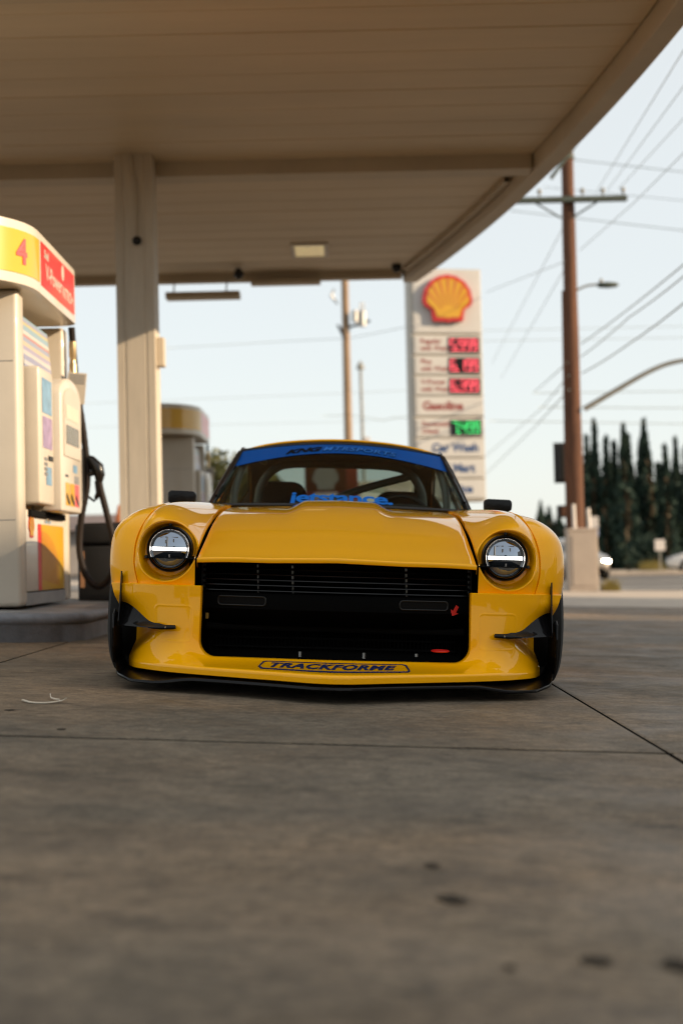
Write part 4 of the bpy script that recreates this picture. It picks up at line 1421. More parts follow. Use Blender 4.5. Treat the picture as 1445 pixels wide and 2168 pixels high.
# blue sun strip: thicker to the sides, just proud of the glass
def ban_lo(u):
    return 0.80 - 0.16 * abs(u) ** 1.9
rows = [[ws(-0.985 + 1.97 * i / 60, ban_lo(-0.985 + 1.97 * i / 60) + (0.975 - ban_lo(-0.985 + 1.97 * i / 60)) * j / 6, 0.003) for j in range(7)] for i in range(61)]
link('sun_strip', MB().grid(rows).mesh('sun_strip', smooth=180), M_BLUE, wsg)
def ws_text(name, body, u0, u1, v0, v1, m, off, curve=0.0, ref=None, **kw):
    v, f = text_geo(body, **kw)
    if ref is not None:
        kw = dict(kw, offset=ref)
        rv, _ = text_geo(body, **kw)
    else:
        rv = v
    us = [p[0] for p in rv]
    vv = [p[1] for p in rv]
    a0, a1, c0, c1 = min(us), max(us), min(vv), max(vv)
    pts = []
    for a, c in v:
        u = u0 + (u1 - u0) * (a - a0) / (a1 - a0)
        q = v0 + (v1 - v0) * (c - c0) / (c1 - c0) - curve * u * u
        pts.append(ws(u, q, off))
    return link(name, MB().add(pts, f).mesh(name), m, wsg)
ws_text('banner_lettering', 'KNG', -0.53, -0.185, 0.835, 0.925, M_MATTE, 0.006, 0.18, size=1.0, shear=0.35, offset=0.05, cuts=1, spacing=0.95)
ws_text('banner_lettering_outline', 'MTRSPORTS', -0.175, 0.520, 0.838, 0.916, M_MATTE, 0.005, 0.18, ref=0.0, size=1.0, shear=0.3, offset=0.05, cuts=1, spacing=1.12)
ws_text('banner_lettering', 'MTRSPORTS', -0.175, 0.520, 0.838, 0.916, mat('light_blue_vinyl', (0.008, 0.16, 0.55), 0.45, var=0.05), 0.0075, 0.18, ref=0.0, size=1.0, shear=0.3, offset=0.01, cuts=1, spacing=1.12)
ws_text('base_lettering', 'jetstance.', -0.40, 0.41, -0.01, 0.165, mat('bright_blue_vinyl', (0.006, 0.13, 0.50), 0.5, spec=0.1), 0.004, 0.03, size=1.0, offset=0.028, cuts=1, spacing=0.92)

# ---- roof, pillars, side glass, hatch
def roof_pt(u, t):
    """t 0 at the windscreen header .. 1 at the tail"""
    prof = [(0, 2.20, 1.154), (.16, 2.5, 1.170), (.34, 2.85, 1.163), (.5, 3.15, 1.12), (.75, 3.65, .985), (1, 4.12, .835)]
    y = interp([(a, b_) for a, b_, c in prof], t)
    z = interp([(a, c) for a, b_, c in prof], t)
    hw = 0.548 + 0.02 * math.sin(math.pi * min(1, t * 1.2)) + 0.07 * sstep(0.5, 1, t)
    y += 0.12 * u * u * (1 - t)
    return (u * hw, y, z - 0.048 * u * u - 0.02 * u ** 6)
rows = [[roof_pt(-1 + 2 * i / 32, 0.5 * j / 16) for j in range(17)] for i in range(33)]
rows = [[(p[0], p[1], p[2]) for p in r_] for r_ in rows]
b = MB().grid(rows)
b.grid([[roof_pt(-1 + 2 * i / 32, 0), tuple(np.array(roof_pt(-1 + 2 * i / 32, 0)) + np.array((0, -0.004, -0.008))), tuple(np.array(roof_pt(-1 + 2 * i / 32, 0)) + np.array((0, 0.03, -0.03)))] for i in range(33)])
link('roof', b.mesh('roof', smooth=60), M_PAINT, car)
link('headliner', MB().grid([[(p[0] * 0.97, p[1] + 0.02, p[2] - 0.03) for p in r_] for r_ in rows]).mesh('headliner', smooth=180), M_CABIN, car)
hr = [[roof_pt(-1 + 2 * i / 32, 0.5 + 0.5 * j / 20) for j in range(21)] for i in range(33)]
b = MB()
for i in range(32):
    for j in range(20):
        uc = abs(-1 + 2 * (i + 0.5) / 32)
        if not (uc < 0.80 and 2 <= j <= 15):
            o_ = len(b.v)
            b.add([hr[i][j], hr[i + 1][j], hr[i + 1][j + 1], hr[i][j + 1]], [(0, 1, 2, 3)])
link('tailgate', b.mesh('tailgate', smooth=60, weld=True), M_PAINT, car)
lb_ = MB().add([(p[0] * 0.985, p[1], p[2] - 0.014) for p in b.v], b.f)
link('tailgate_lining', lb_.mesh('tailgate_lining'), M_CABIN, car)
rows = [[(lambda q: (q[0], q[1], q[2] - 0.004))(roof_pt(-0.82 + 1.64 * i / 20, 0.545 + 0.26 * j / 10)) for j in range(11)] for i in range(21)]
link('rear_window', MB().grid(rows).mesh('rear_window', smooth=180), M_GLASS, car)
link('roof_spoiler_lip', MB().tube([(-.62, 4.13, .80), (-.3, 4.17, .845), (0, 4.18, .852), (.3, 4.17, .845), (.62, 4.13, .80)], 0.018, 8).mesh('roof_spoiler_lip', smooth=60), M_BLACK, car)
for s in (1, -1):
    # windscreen pillar
    pp = [ws(s * 1.0, j / 8) for j in range(9)]
    pil = MB().grid([[(p[0] + s * 0.004, p[1] - 0.008, p[2] - 0.002), (p[0] + s * 0.016, p[1] - 0.002, p[2] + 0.0), (p[0] + s * 0.024, p[1] + 0.03, p[2] - 0.006), (p[0] - s * 0.006, p[1] + 0.04, p[2] - 0.02)] for p in pp], cv=True)
    pl_ = link('windscreen_pillar', pil.mesh('windscreen_pillar', smooth=40), M_BLACK, car)
    link('pillar_trim', MB().tube([(p[0] + s * 0.018, p[1] - 0.004, p[2] + 0.001) for p in pp], 0.0035, 6).mesh('pillar_trim', smooth=60), mat('dull_trim', (0.22, 0.20, 0.19), 0.35, 0.8), pl_)
    # side windows: door glass and quarter glass
    def sidept(y, v):
        zt_ = interp([(1.78, .80), (2.0, .93), (2.32, 1.085), (2.7, 1.118), (3.0, 1.09), (3.4, .98), (3.75, .86)], y)
        zb_ = 0.775
        xt = interp([(1.78, .64), (2.32, .552), (3.0, .56), (3.75, .60)], y)
        xb = interp([(1.78, .665), (2.4, .70), (3.0, .71), (3.75, .69)], y)
        return (s * (xb + (xt - xb) * v), y, zb_ + (zt_ - zb_) * v)
    gl = MB().grid([[sidept(1.86 + (2.78 - 1.86) * i / 16, j / 6) for j in range(7)] for i in range(17)])
    link('door_glass', gl.mesh('door_glass', smooth=180), M_GLASS, car)
    gl = MB().grid([[sidept(2.86 + (3.55 - 2.86) * i / 12, j / 6) for j in range(7)] for i in range(13)])
    link('quarter_glass', gl.mesh('quarter_glass', smooth=180), M_GLASS, car)
    b = MB().grid([[sidept(2.775 + 0.09 * i / 3, j / 6) for j in range(7)] for i in range(4)])
    b2_ = MB().grid([[sidept(3.545 + 0.22 * i / 3, j / 6) for j in range(7)] for i in range(4)])
    link('rear_pillar', b2_.mesh('rear_pillar', smooth=180), M_PAINT, car)
    link('door_pillar', b.mesh('door_pillar', smooth=180), M_PAINT, car)
    tr_ = [sidept(1.80 + (3.75 - 1.80) * k / 30, 1.0) for k in range(31)]
    link('roof_rail_trim', MB().tube(tr_, 0.008, 6).mesh('roof_rail_trim', smooth=60), M_BLACK, car)
    # body sides
    def side(y, v):
        pr = [(.745, .772), (.788, .742), (.806, .66), (.805, .5), (.795, .33), (.775, .16), (.74, .10)]
        q = cat_rom(pr, v * 6)
        k_ = 1 + 0.035 * sstep(2.6, 3.6, y) - 0.06 * sstep(3.7, 4.2, y)
        return (s * q[0] * k_, y, q[1] - 0.034 * (1 - sstep(1.45, 1.95, y)) - 0.034 * (1 - sstep(0.85, 1.5, y)) + 0.02 * sstep(2.4, 3.2, y) - 0.01 * sstep(3.5, 4.1, y))
    def spanel(nm, ya, yb, v0, v1, n_=14):
        gq = MB().grid([[side(ya + (yb - ya) * i / n_, v0 + (v1 - v0) * j / 18) for j in range(19)] for i in range(n_ + 1)])
        return link(nm, gq.mesh(nm, smooth=60), M_PAINT, car)
    spanel('front_wing_side', .98, 1.545, 0.0, 1.0)
    spanel('front_wing_top', .56, .985, 0.0, 0.30)
    dr = spanel('door', 1.55, 2.36, 0.0, 0.93)
    hd = MB().box((s * .808 - 0.008, 2.14, .615), (s * .808 + 0.008, 2.28, .64))
    link('handle', hd.mesh('handle', bevel=0.005), M_BLACK, dr)
    spanel('rear_wing_side', 2.365, 4.14, 0.0, 0.34, 24)
    spanel('sill', 1.55, 2.40, 0.935, 1.0, 6)
    spanel('rear_quarter', 3.32, 4.14, 0.345, 1.0)
    lin = MB().grid([[(p[0] - s * .03, p[1], p[2] - .004) for p in (side(1.70 + (4.05 - 1.70) * i / 20, v_ * 0.1) for v_ in range(0, 8))] for i in range(21)])
    lin.grid([[(p[0] - s * .012, p[1], p[2]) for p in (sidept(2.765 + 0.11 * i / 3, j / 6) for j in range(7))] for i in range(4)])
    lin.grid([[(p[0] - s * .012, p[1], p[2]) for p in (sidept(3.535 + 0.22 * i / 3, j / 6) for j in range(7))] for i in range(4)])
    lin.grid([[(s * .60, y, .768 + 0.02 * sstep(2.4, 3.2, y)), (s * .70, y, .768 + 0.02 * sstep(2.4, 3.2, y))] for y in np.linspace(1.75, 4.05, 16)])
    link('cabin_trim', lin.mesh('cabin_trim', smooth=60), M_CABIN, car)
    # wing shoulder joining fender and side
    link('shoulder', MB().grid([[(s * .535, y, .755 - .0 * y), (s * .62, y, .762), (s * .69, y, .758 + .008 * sstep(1.5, 1.95, y)), (s * .748, y, .738 + .033 * sstep(1.45, 1.95, y))] for y in (1.5, 1.6, 1.7, 1.8, 2.0)]).mesh('shoulder', smooth=180), M_PAINT, car)
    # belt shelf between side glass and body side
    link('belt_shelf', MB().grid([[side(y, 0.0), (s * .60, y, .774 + 0.02 * sstep(2.4, 3.2, y))] for y in np.linspace(1.75, 4.1, 20)]).mesh('belt_shelf', smooth=180), M_PAINT, car)
# tail, floor
b = MB().box((-.74, 4.10, .22), (.74, 4.15, .80))
tl = link('tail_panel', b.mesh('tail_panel', bevel=0.02, seg=3, smooth=40), M_PAINT, car)
for s in (1, -1):
    link('tail_light', MB().box((s * .49 - .17, 4.152, .60), (s * .49 + .17, 4.162, .70)).mesh('tail_light', bevel=0.004), M_RED, tl)
link('floor_pan', MB().box((-.72, -.05, .088), (.72, 4.1, .10)).mesh('floor_pan'), M_MATTE, car)
link('firewall', MB().box((-.70, 1.45, .10), (.70, 1.48, .735)).mesh('firewall'), M_MATTE, car)
for s in (1, -1):
    link('inner_arch', MB().box((s * .62 - .01, .10, .10), (s * .62 + .01, 1.1, .60)).mesh('inner_arch'), M_MATTE, car)
    link('arch_liner', MB().box((s * .74 - .12, .14, .10), (s * .74 + .10, .152, .36)).mesh('arch_liner'), M_MATTE, car)

# ---- cabin: dash, wheel, seats, roll cage
b = MB()
rows = []
for k in range(31):
    x = -.66 + 1.32 * k / 30
    hump = 0.028 * math.exp(-((x - .33) / .16) ** 2)
    rows.append([(x, 1.70, .745), (x, 1.86, .772 + hump), (x, 2.02, .765 + hump), (x, 2.05, .70), (x, 2.05, .50)])
link('dashboard', MB().grid(rows).mesh('dashboard', smooth=50), M_CABIN, car)
rows = []
for k in range(36):
    a = 2 * math.pi * k / 36
    cx, cy, cz = .33 + .165 * math.cos(a), 2.17 + 0.06 * math.sin(a), .70 + .155 * math.sin(a)
    rows.append([(cx + .014 * math.cos(R(q)) * math.cos(a), cy + .014 * math.sin(R(q)), cz + .014 * math.cos(R(q)) * math.sin(a)) for q in range(0, 360, 45)])
link('steering_wheel', MB().grid(rows, cu=True, cv=True).mesh('steering_wheel', smooth=180), M_SATIN, car)
for s, top in ((1, .905), (-1, .945)):
    b = MB().box((s * .345 - .20, 2.42, .15), (s * .345 + .20, 2.85, .36))
    st = link('seat', b.mesh('seat', bevel=0.04, seg=3, smooth=50), M_CABIN, car)
    pl = [(s * .345 + x, z) for x, z in ((-.20, .30), (.20, .30), (.235, .55), (.235, .70), (.17, .76), (.135, top - .03), (.09, top), (-.09, top), (-.135, top - .03), (-.17, .76), (-.235, .70), (-.235, .55))]
    link('backrest', MB().prism(pl, 2.70, 2.80, 'y').mesh('backrest', bevel=0.03, seg=3, smooth=50), M_CABIN if s < 0 else mat('brown_seat_cloth', (0.05, 0.028, 0.018), 0.8, var=0.2), st)
def cage(pts, r=0.024, nm='cage_tube', par=None):
    pp = [cat_rom(pts, t / 6) for t in range(0, 6 * (len(pts) - 1) + 1)]
    return link(nm, MB().tube(pp, r, 12).mesh(nm, smooth=60), M_CAGE, par)
rc = cage([(-.475, 2.62, .12), (-.475, 2.62, .5), (-.47, 2.62, .82), (-.445, 2.62, .93), (-.385, 2.62, 1.005), (-.28, 2.62, 1.04), (0, 2.62, 1.046), (.28, 2.62, 1.04), (.385, 2.62, 1.005), (.445, 2.62, .93), (.47, 2.62, .82), (.475, 2.62, .5), (.475, 2.62, .12)], 0.024, 'roll_cage', car)
cage([(.40, 2.62, .99), (.1, 2.62, .90), (-.12, 2.62, .80), (-.4, 2.62, .62)], 0.022, 'diagonal_brace', rc)
for s in (1, -1):
    cage([(s * .44, 2.65, .95), (s * .45, 3.1, .80), (s * .46, 3.55, .62)], 0.02, 'rear_stay', rc)
    cage([(s * .55, 1.95, .5), (s * .56, 1.98, .80), (s * .535, 2.14, .97), (s * .50, 2.36, 1.07), (s * .44, 2.62, 1.05)], 0.02, 'front_stay', rc)

# ---- fender mirrors
for s in (1, -1):
    sec = [(-.066, -.026), (-.05, -.033), (.05, -.031), (.066, -.022), (.068, .016), (.058, .028), (-.055, .030), (-.067, .02)]
    mr = link('mirror', MB().prism(sec, -.045, .025, 'y').mesh('mirror', bevel=0.011, seg=3, smooth=60), mat('mirror_black', (0.005, 0.005, 0.005), 0.35, coat=0.15, spec=0.15), car, loc=(s * .770, 1.46, .787))
    link('stalk', MB().tube([(s * .036, .01, -.03), (s * .036, .015, -.062), (s * .03, .02, -.09)], 0.0075, 8).mesh('stalk', smooth=60), M_BLACK, mr)

# ---- wheels
tyre_prof = [(-.125, .205), (-.135, .225), (-.136, .262), (-.124, .288), (-.10, .299)]
for k in range(5):
    a = -.088 + k * .044
    tyre_prof += [(a - .016, .301), (a + .016, .301), (a + .018, .296), (a + .026, .296)] if k < 4 else [(a - .016, .301), (a, .301)]
tyre_prof += [(.10, .299), (.124, .288), (.137, .262), (.136, .225), (.126, .205)]
ty = MB().lathe(tyre_prof, 64, 'x').mesh('tyre', smooth=35)
ty.materials.append(M_RUBBER)
rb = MB().lathe([(-.12, .206), (-.11, .19), (.05, .185), (.118, .198), (.128, .206), (.13, .20), (.118, .188), (.06, .175), (-.10, .175)], 64, 'x')
for k in range(5):
    a = 2 * math.pi * k / 5
    rb.tube([(.05, .03 * math.cos(a), .03 * math.sin(a)), (.06, .10 * math.cos(a), .10 * math.sin(a)), (.085, .185 * math.cos(a), .185 * math.sin(a))], [.03, .024, .02], 8)
rb.lathe([(.03, .001), (.075, .03), (.07, .05), (.03, .055)], 24, 'x')
rim_me = rb.mesh('rim', smooth=40)
rim_me.materials.append(mat('pale_rim', (0.5, 0.5, 0.5), 0.25, 0.9))
for s in (1, -1):
    for yy, xo in ((.50, .778), (2.80, .81)):
        wl = thing('wheel', None, None)
        wl.parent = car
        wl.location = (s * xo, yy, .301)
        wl.scale = (s, 1, 1)
        wl.rotation_euler = (0, R(-2.0) * s, 0)
        link('tyre', ty, None, wl)
        link('rim', rim_me, None, wl)

# ------------------------------------------------------------------ unseen blocks added far to the right, rooflines shaped to shade forecourt and pumps
def block(lab, y0, y1, roof, x0=50.0, x1=62.0):
    o = thing('shade_block', lab, 'shade block', (0, 0, 0))
    poly = [(y1, -0.5), (y0, -0.5)] + roof
    link('wall', MB().prism(poly, x0, x1, 'x').mesh('wall'), mat('pale_stucco', (0.55, 0.50, 0.43), 0.85, var=0.1, vscale=0.6), o)
    zt2 = min(z for _, z in roof)
    nb = max(2, int((y1 - y0) / 4))
    for fl in range(int(zt2 / 3.4)):
        for k in range(nb):
            ya = y0 + 0.8 + (y1 - y0 - 1.6) * k / nb
            wn = link('window', MB().box((x0 - 0.05, ya, 1.0 + fl * 3.4), (x0 - 0.003, ya + 2.2, 2.7 + fl * 3.4)).mesh('window', bevel=0.01), M_SIGNF, o)
            link('pane', MB().box((x0 - 0.06, ya + 0.1, 1.1 + fl * 3.4), (x0 - 0.051, ya + 2.1, 2.6 + fl * 3.4)).mesh('pane'), M_DARKGLASS, wn)
block('unseen pale block added at far right to shade the forecourt, its low gabled top shaping the shadow', -46.0, -1.4, [(-46.0, 19.6), (-16.0, 19.6), (-11.0, 19.75), (-7.6, 20.55), (-5.0, 19.9), (-1.4, 19.0)])
block('unseen taller flat-topped block added beside the gabled one to shade the far pump', 0.9, 4.8, [(0.9, 22.6), (4.8, 22.6)])

# ------------------------------------------------------------------ price sign
def seg_digit(b, ch, x, z, w_, h, t, yy):
    segs = {'0': 'abcdef', '1': 'bc', '2': 'abged', '3': 'abgcd', '4': 'fgbc', '5': 'afgcd', '6': 'afgedc', '7': 'abc', '8': 'abcdefg', '9': 'abcdfg'}[ch]
    R_ = {'a': (x, z + h - t, x + w_, z + h), 'd': (x, z, x + w_, z + t), 'g': (x, z + h / 2 - t / 2, x + w_, z + h / 2 + t / 2),
          'f': (x, z + h / 2, x + t, z + h), 'e': (x, z, x + t, z + h / 2), 'b': (x + w_ - t, z + h / 2, x + w_, z + h), 'c': (x + w_ - t, z, x + w_, z + h / 2)}
    for q in segs:
        a0, c0, a1, c1 = R_[q]
        b.box((a0 + .006, yy - 0.006, c0 + .006), (a1 - .006, yy, c1 - .006))
SD = 30.0
c0 = at(954, 1062, SD)
PX = SD / F_PX
gz = zg(c0.x)
sg = thing('price_sign', 'tall beige fuel price sign with shell emblem and lit red and green prices', 'sign', (c0.x, c0.y, gz), (0, 0, R(11)))
SWD = 152 * PX / math.cos(R(11)) / 2
z_of = lambda py: at(954, py, SD).z - gz
DEP = 0.5
body = link('sign_cabinet', MB().box((-SWD, 0.0, z_of(1062)), (SWD, DEP, z_of(566))).mesh('sign_cabinet', bevel=0.01), M_SIGNF, sg)
for sx in (-0.45, 0.45):
    link('sign_post', MB().box((sx * SWD - .07, .18, 0.0), (sx * SWD + .07, .32, z_of(1062) - 0.001)).mesh('sign_post', bevel=0.01), M_SIGNF, sg)
XL, XR = -SWD + 0.045, SWD - 0.02
def panel(py0, py1, nm='sign_panel'):
    z0, z1 = z_of(py1), z_of(py0)
    o = link(nm, MB().box((XL, -0.035, z0), (XR, -0.002, z1)).mesh(nm, bevel=0.008), M_SIGN, sg)
    link('panel_insert', MB().box((XL + 0.06, -0.041, z0 + 0.04), (XR - 0.10, -0.036, z1 - 0.04)).mesh('panel_insert', bevel=0.002), M_SIGN, o)
    return o, (z0 + z1) / 2
po, zc = panel(569, 704)
pecten(po, lambda u, v, h: (u - 0.0, -0.043 - h, zc + 0.02 + v), 1.02, 0.12)
def stext(par, body_, x, z, size, m, off=0.0, align='LEFT'):
    text_obj('sign_lettering', body_, lambda u, v: (x + u, -0.0425, z + v), m, par, size=size, offset=off, align=align)
for (a, c_, t1, t2, price, mm) in ((709, 749, 'Regular', 'with Wash', '5999', M_LEDR), (753, 792, 'Plus', 'with Wash', '6199', M_LEDR), (796, 836, 'V-Power', 'with Wash', '6399', M_LEDR), (885, 925, 'Renewable', 'Diesel', '7499', M_LEDG)):
    po, zc = panel(a, c_)
    stext(po, t1, XL + 0.13, zc + 0.075, 0.15, M_SIGNT, 0.005)
    stext(po, t2, XL + 0.13, zc - 0.075, 0.14, M_SIGNT, 0.005)
    bx0, bx1 = XR - 0.74, XR - 0.05
    scn = link('led_screen', MB().box((bx0, -0.055, zc - 0.165), (bx1, -0.0415, zc + 0.165)).mesh('led_screen', bevel=0.004), M_BLACK, po)
    b = MB()
    x = bx0 + 0.035
    for n_, ch in enumerate(price):
        w_ = 0.125 if n_ < 3 else 0.10
        seg_digit(b, ch, x, zc - 0.125, w_, 0.25, 0.022, -0.0555)
        x += w_ + 0.03
        if n_ == 0:
            b.box((x - 0.012, -0.0615, zc - 0.125), (x + 0.016, -0.0555, zc - 0.095))
            x += 0.032
    link('led_digits', b.mesh('led_digits'), mm, scn)
po, zc = panel(839, 880)
stext(po, 'Gasoline', XL + 0.15, zc, 0.25, M_SIGNT, 0.012)
po, zc = panel(929, 968)
stext(po, 'Car Wash', XL + 0.33, zc, 0.245, M_SIGNB, 0.012)
po, zc = panel(972, 1012)
stext(po, 'Food Mart', XL + 0.20, zc, 0.245, M_SIGNB, 0.012)
po, zc = panel(1016, 1056)
stext(po, 'Service', XL + 0.50, zc, 0.24, M_SIGNB, 0.012)

# ------------------------------------------------------------------ timber utility pole on the right
PD = 26.5
pb = at(1222, 1248, PD)
gz = zg(pb.x)
pole = thing('utility_pole', 'dark timber utility pole with crossarm rising from the beige box at right', 'utility pole', (pb.x, pb.y, gz))
lean = R(0.2)
b = MB()
hts = [0.0 + 9.6 * k / 14 for k in range(15)]
b.tube([(math.tan(lean) * h, 0, h) for h in hts], [0.165 - 0.0062 * h + 0.004 * math.sin(h * 3.1) for h in hts], 20)
link('shaft', b.mesh('shaft', smooth=60), M_WOOD, pole)
zz = lambda py: at(1210, py, PD).z - gz
link('half_conduit', MB().tube([(-0.15, -0.03, 1.0), (-0.135, -0.03, 3.0), (-0.105, -0.03, zz(612))], 0.045, 10).mesh('half_conduit', smooth=60), M_WOOD, pole)
za = zz(421)
arm = link('crossarm', MB().box((-1.07, -0.06, -0.05), (1.13, 0.06, 0.05)).mesh('crossarm', bevel=0.01), M_GREENARM, pole, loc=(-0.04, -0.2, za))
for x in (0.30, 0.68, 1.06, -0.5, -0.9):
    link('insulator', MB().lathe([(0.04, 0.012), (0.10, 0.016), (0.11, 0.035), (0.14, 0.035), (0.16, 0.045), (0.20, 0.02), (0.20, 0.0)], 12, 'z', (x, 0, 0.01)).mesh('insulator', smooth=60), M_GALV, arm)
for s in (1, -1):
    link('brace', MB().tube([(s * 0.58 - 0.04, -0.21, za - 0.05), (s * 0.10 - 0.04, -0.17, za - 0.34)], 0.018, 8).mesh('brace', smooth=60), M_GREENARM, pole)
zt_ = zz(325)
q0, q1 = at(1165, 378, PD - 0.4), at(1243, 270, PD - 0.4)
link('upper_arm', MB().tube([(q0.x - pb.x, q0.y - pb.y, q0.z - gz), (q1.x - pb.x, q1.y - pb.y, q1.z - gz)], 0.035, 8).mesh('upper_arm', smooth=60), M_GREENARM, pole)
link('pole_band', MB().lathe([(0, 0.10), (0, 0.135), (0.06, 0.135), (0.06, 0.10)], 20, 'z', (math.tan(lean) * zt_, 0, zt_ - 0.03)).mesh('pole_band', smooth=40), M_GREENARM, pole)
# cobra-head street light on the pole
z0 = zz(606)
sl_ = thing('street_light', 'small cobra head street light on a short curved arm on the timber pole', 'street light', (pb.x, pb.y, gz + z0))
link('bracket_arm', MB().tube([cat_rom([(0.10, 0, -0.06), (0.30, 0, 0.03), (0.48, 0, 0.055), (0.62, 0, 0.05)], t / 5) for t in range(16)], 0.022, 8).mesh('bracket_arm', smooth=60), M_GALV, sl_)
link('lamp_head', MB().lathe([(0.0, 0.012), (0.03, 0.05), (0.20, 0.062), (0.36, 0.045), (0.42, 0.002)], 14, 'x', (0.52, 0, 0.045)).mesh('lamp_head', smooth=60), M_GREENARM, sl_)
link('photocell', MB().lathe([(0, 0.03), (0.06, 0.03), (0.08, 0.0)], 10, 'z', (0.60, 0, 0.095)).mesh('photocell', smooth=40), M_GALV, sl_)
# mast arm sweeping off to the right
q = [at(1236, 866, PD), at(1300, 828, PD), at(1370, 788, PD), at(1420, 768, PD), at(1475, 760, PD), at(1560, 756, PD)]
o = MB().tube([cat_rom(q, t / 6) for t in range(31)], [0.055 - 0.0006 * t for t in range(31)], 10)
link('mast_arm', o.mesh('mast_arm', smooth=60), M_GALV, None, 'long curved grey mast arm reaching right from the timber pole', 'mast arm')
# traffic signal head seen side-on, pedestrian signal
q = at(1190, 980, PD + 0.5)
ts = thing('traffic_signal', 'black traffic signal head mounted left of the timber pole', 'traffic light', (q.x, q.y, q.z))
hw, hh = 0.17, 0.385
link('backplate', MB().box((-hw, -0.02, -hh), (hw, 0.0, hh)).mesh('backplate', bevel=0.01), M_SATIN, ts)
link('housing', MB().box((-0.11, -0.20, -0.34), (0.11, -0.022, 0.34)).mesh('housing', bevel=0.015), M_SATIN, ts)
for k in (-1, 0, 1):
    rows = []
    for a in range(0, 181, 12):
        rows.append([(0.115, -0.10 + 0.09 * math.cos(R(a)), 0.22 * k + 0.09 * math.sin(R(a))), (0.20, -0.10 + 0.09 * math.cos(R(a)), 0.22 * k + 0.09 * math.sin(R(a)) - 0.01)])
    link('visor', MB().grid(rows).mesh('visor', smooth=180), M_WOOD, ts)
    link('lens', MB().lathe([(0, 0.0), (0.012, 0.05), (0.0, 0.085)], 18, 'x', (0.112, -0.10, 0.22 * k)).mesh('lens', smooth=180), M_DARKGLASS, ts)
link('bracket', MB().tube([(0.0, 0.0, -0.30), (0.25, -0.3, -0.32)], 0.02, 8).mesh('bracket', smooth=60), M_SATIN, ts)
q = at(1192, 1083, PD + 0.4)
ps = thing('pedestrian_signal', 'small square pedestrian signal low on the left of the timber pole', 'signal', (q.x, q.y, q.z))
link('housing', MB().box((-0.125, -0.12, -0.115), (0.14, 0.06, 0.115)).mesh('housing', bevel=0.015), M_SATIN, ps)
link('face', MB().box((-0.07, -0.127, -0.09), (0.09, -0.121, 0.09)).mesh('face', bevel=0.004), M_WOOD, ps)
# beige utility box
ub = thing('utility_box', 'beige upright utility box at the foot of the timber pole', 'utility box', (pb.x + 0.02, pb.y - 0.38, gz + 0.012))
link('cabinet', MB().box((-0.265, -0.24, 0.0), (0.265, 0.20, 1.09)).mesh('cabinet', bevel=0.012), M_CAB, ub)
link('cap', MB().box((-0.275, -0.25, 1.091), (0.275, 0.21, 1.15)).mesh('cap', bevel=0.015), M_CAB, ub)
link('cabinet_door', MB().box((-0.20, -0.252, 0.10), (0.22, -0.2415, 1.02)).mesh('cabinet_door', bevel=0.003), M_CAB, ub)
link('side_hinge', MB().box((0.266, -0.20, 0.45), (0.285, -0.10, 0.80)).mesh('side_hinge', bevel=0.004), M_GALV, ub)
for x, h in ((-0.11, 1.60), (0.16, 1.52)):
    link('riser_pipe', MB().tube([(x, 0.0, 1.151), (x - 0.01, 0.0, h)], 0.035, 10).mesh('riser_pipe', smooth=60), M_WHITEP, ub)

# ------------------------------------------------------------------ pale pole with transformer behind the car, thin lamp post beside it
D2 = 46.0
q = at(741, 1100, D2)
gz = zg(q.x)
p2 = thing('transformer_pole', 'pale timber pole with a transformer behind the yellow car', 'utility pole', (q.x, q.y, gz))
H2 = 11.5
link('shaft', MB().tube([(0.0025 * h * 0, 0, h) for h in [H2 * k / 10 for k in range(11)]], [0.15 - 0.0035 * h for h in [H2 * k / 10 for k in range(11)]], 18).mesh('shaft', smooth=60), M_WOODP, p2)
zz2 = lambda py: at(741, py, D2).z - gz
zt_ = zz2(672)
link('transformer', MB().lathe([(-0.27, 0.001), (-0.27, 0.15), (0.18, 0.16), (0.20, 0.13), (0.24, 0.08), (0.25, 0.001)], 18, 'z', (0.52, -0.1, zt_)).mesh('transformer', smooth=50), M_STEEL, p2)
link('transformer', MB().lathe([(-0.20, 0.001), (-0.20, 0.10), (0.16, 0.10), (0.20, 0.001)], 14, 'z', (0.30, -0.2, zt_ + 0.05)).mesh('transformer', smooth=50), M_STEEL, p2)
link('hanger_arm', MB().tube([(0.0, 0, zt_ - 0.30), (0.4, -0.1, zt_ - 0.22), (0.78, -0.1, zt_ - 0.10)], 0.045, 8).mesh('hanger_arm', smooth=60), M_SATIN, p2)
for x in (0.48, 0.58):
    link('bushing', MB().tube([(x, -0.1, zt_ + 0.2), (x + 0.02, -0.1, zt_ + 0.5)], 0.025, 8).mesh('bushing', smooth=60), M_STEEL, p2)
link('side_bracket', MB().tube([(-0.27, -0.05, zz2(685)), (-0.12, -0.05, zz2(700)), (-0.02, -0.08, zz2(718))], [0.03, 0.07, 0.05], 8).mesh('side_bracket', smooth=60), M_SATIN, p2)
link('cutout_switch', MB().tube([(-0.35, 0, zz2(608)), (-0.45, 0, zz2(622)), (-0.25, 0, zz2(640))], [0.03, 0.05, 0.03], 8).mesh('cutout_switch', smooth=60), M_STEEL, p2)
q = at(770, 1100, 50.0)
gz = zg(q.x)
lp2 = thing('lamp_post', 'slender grey post with a pointed cap beside the transformer pole', 'lamp post', (q.x, q.y, gz))
zl_ = at(770, 780, 50.0).z - gz
link('post', MB().tube([(0.06, 0, 0), (0.0, 0, zl_)], [0.075, 0.05], 10).mesh('post', smooth=60), M_GALV, lp2)
link('cap', MB().lathe([(0, 0.001), (0, 0.15), (0.12, 0.12), (0.30, 0.02), (0.30, 0.0)], 14, 'z', (0, 0, zl_)).mesh('cap', smooth=50), M_GALV, lp2)
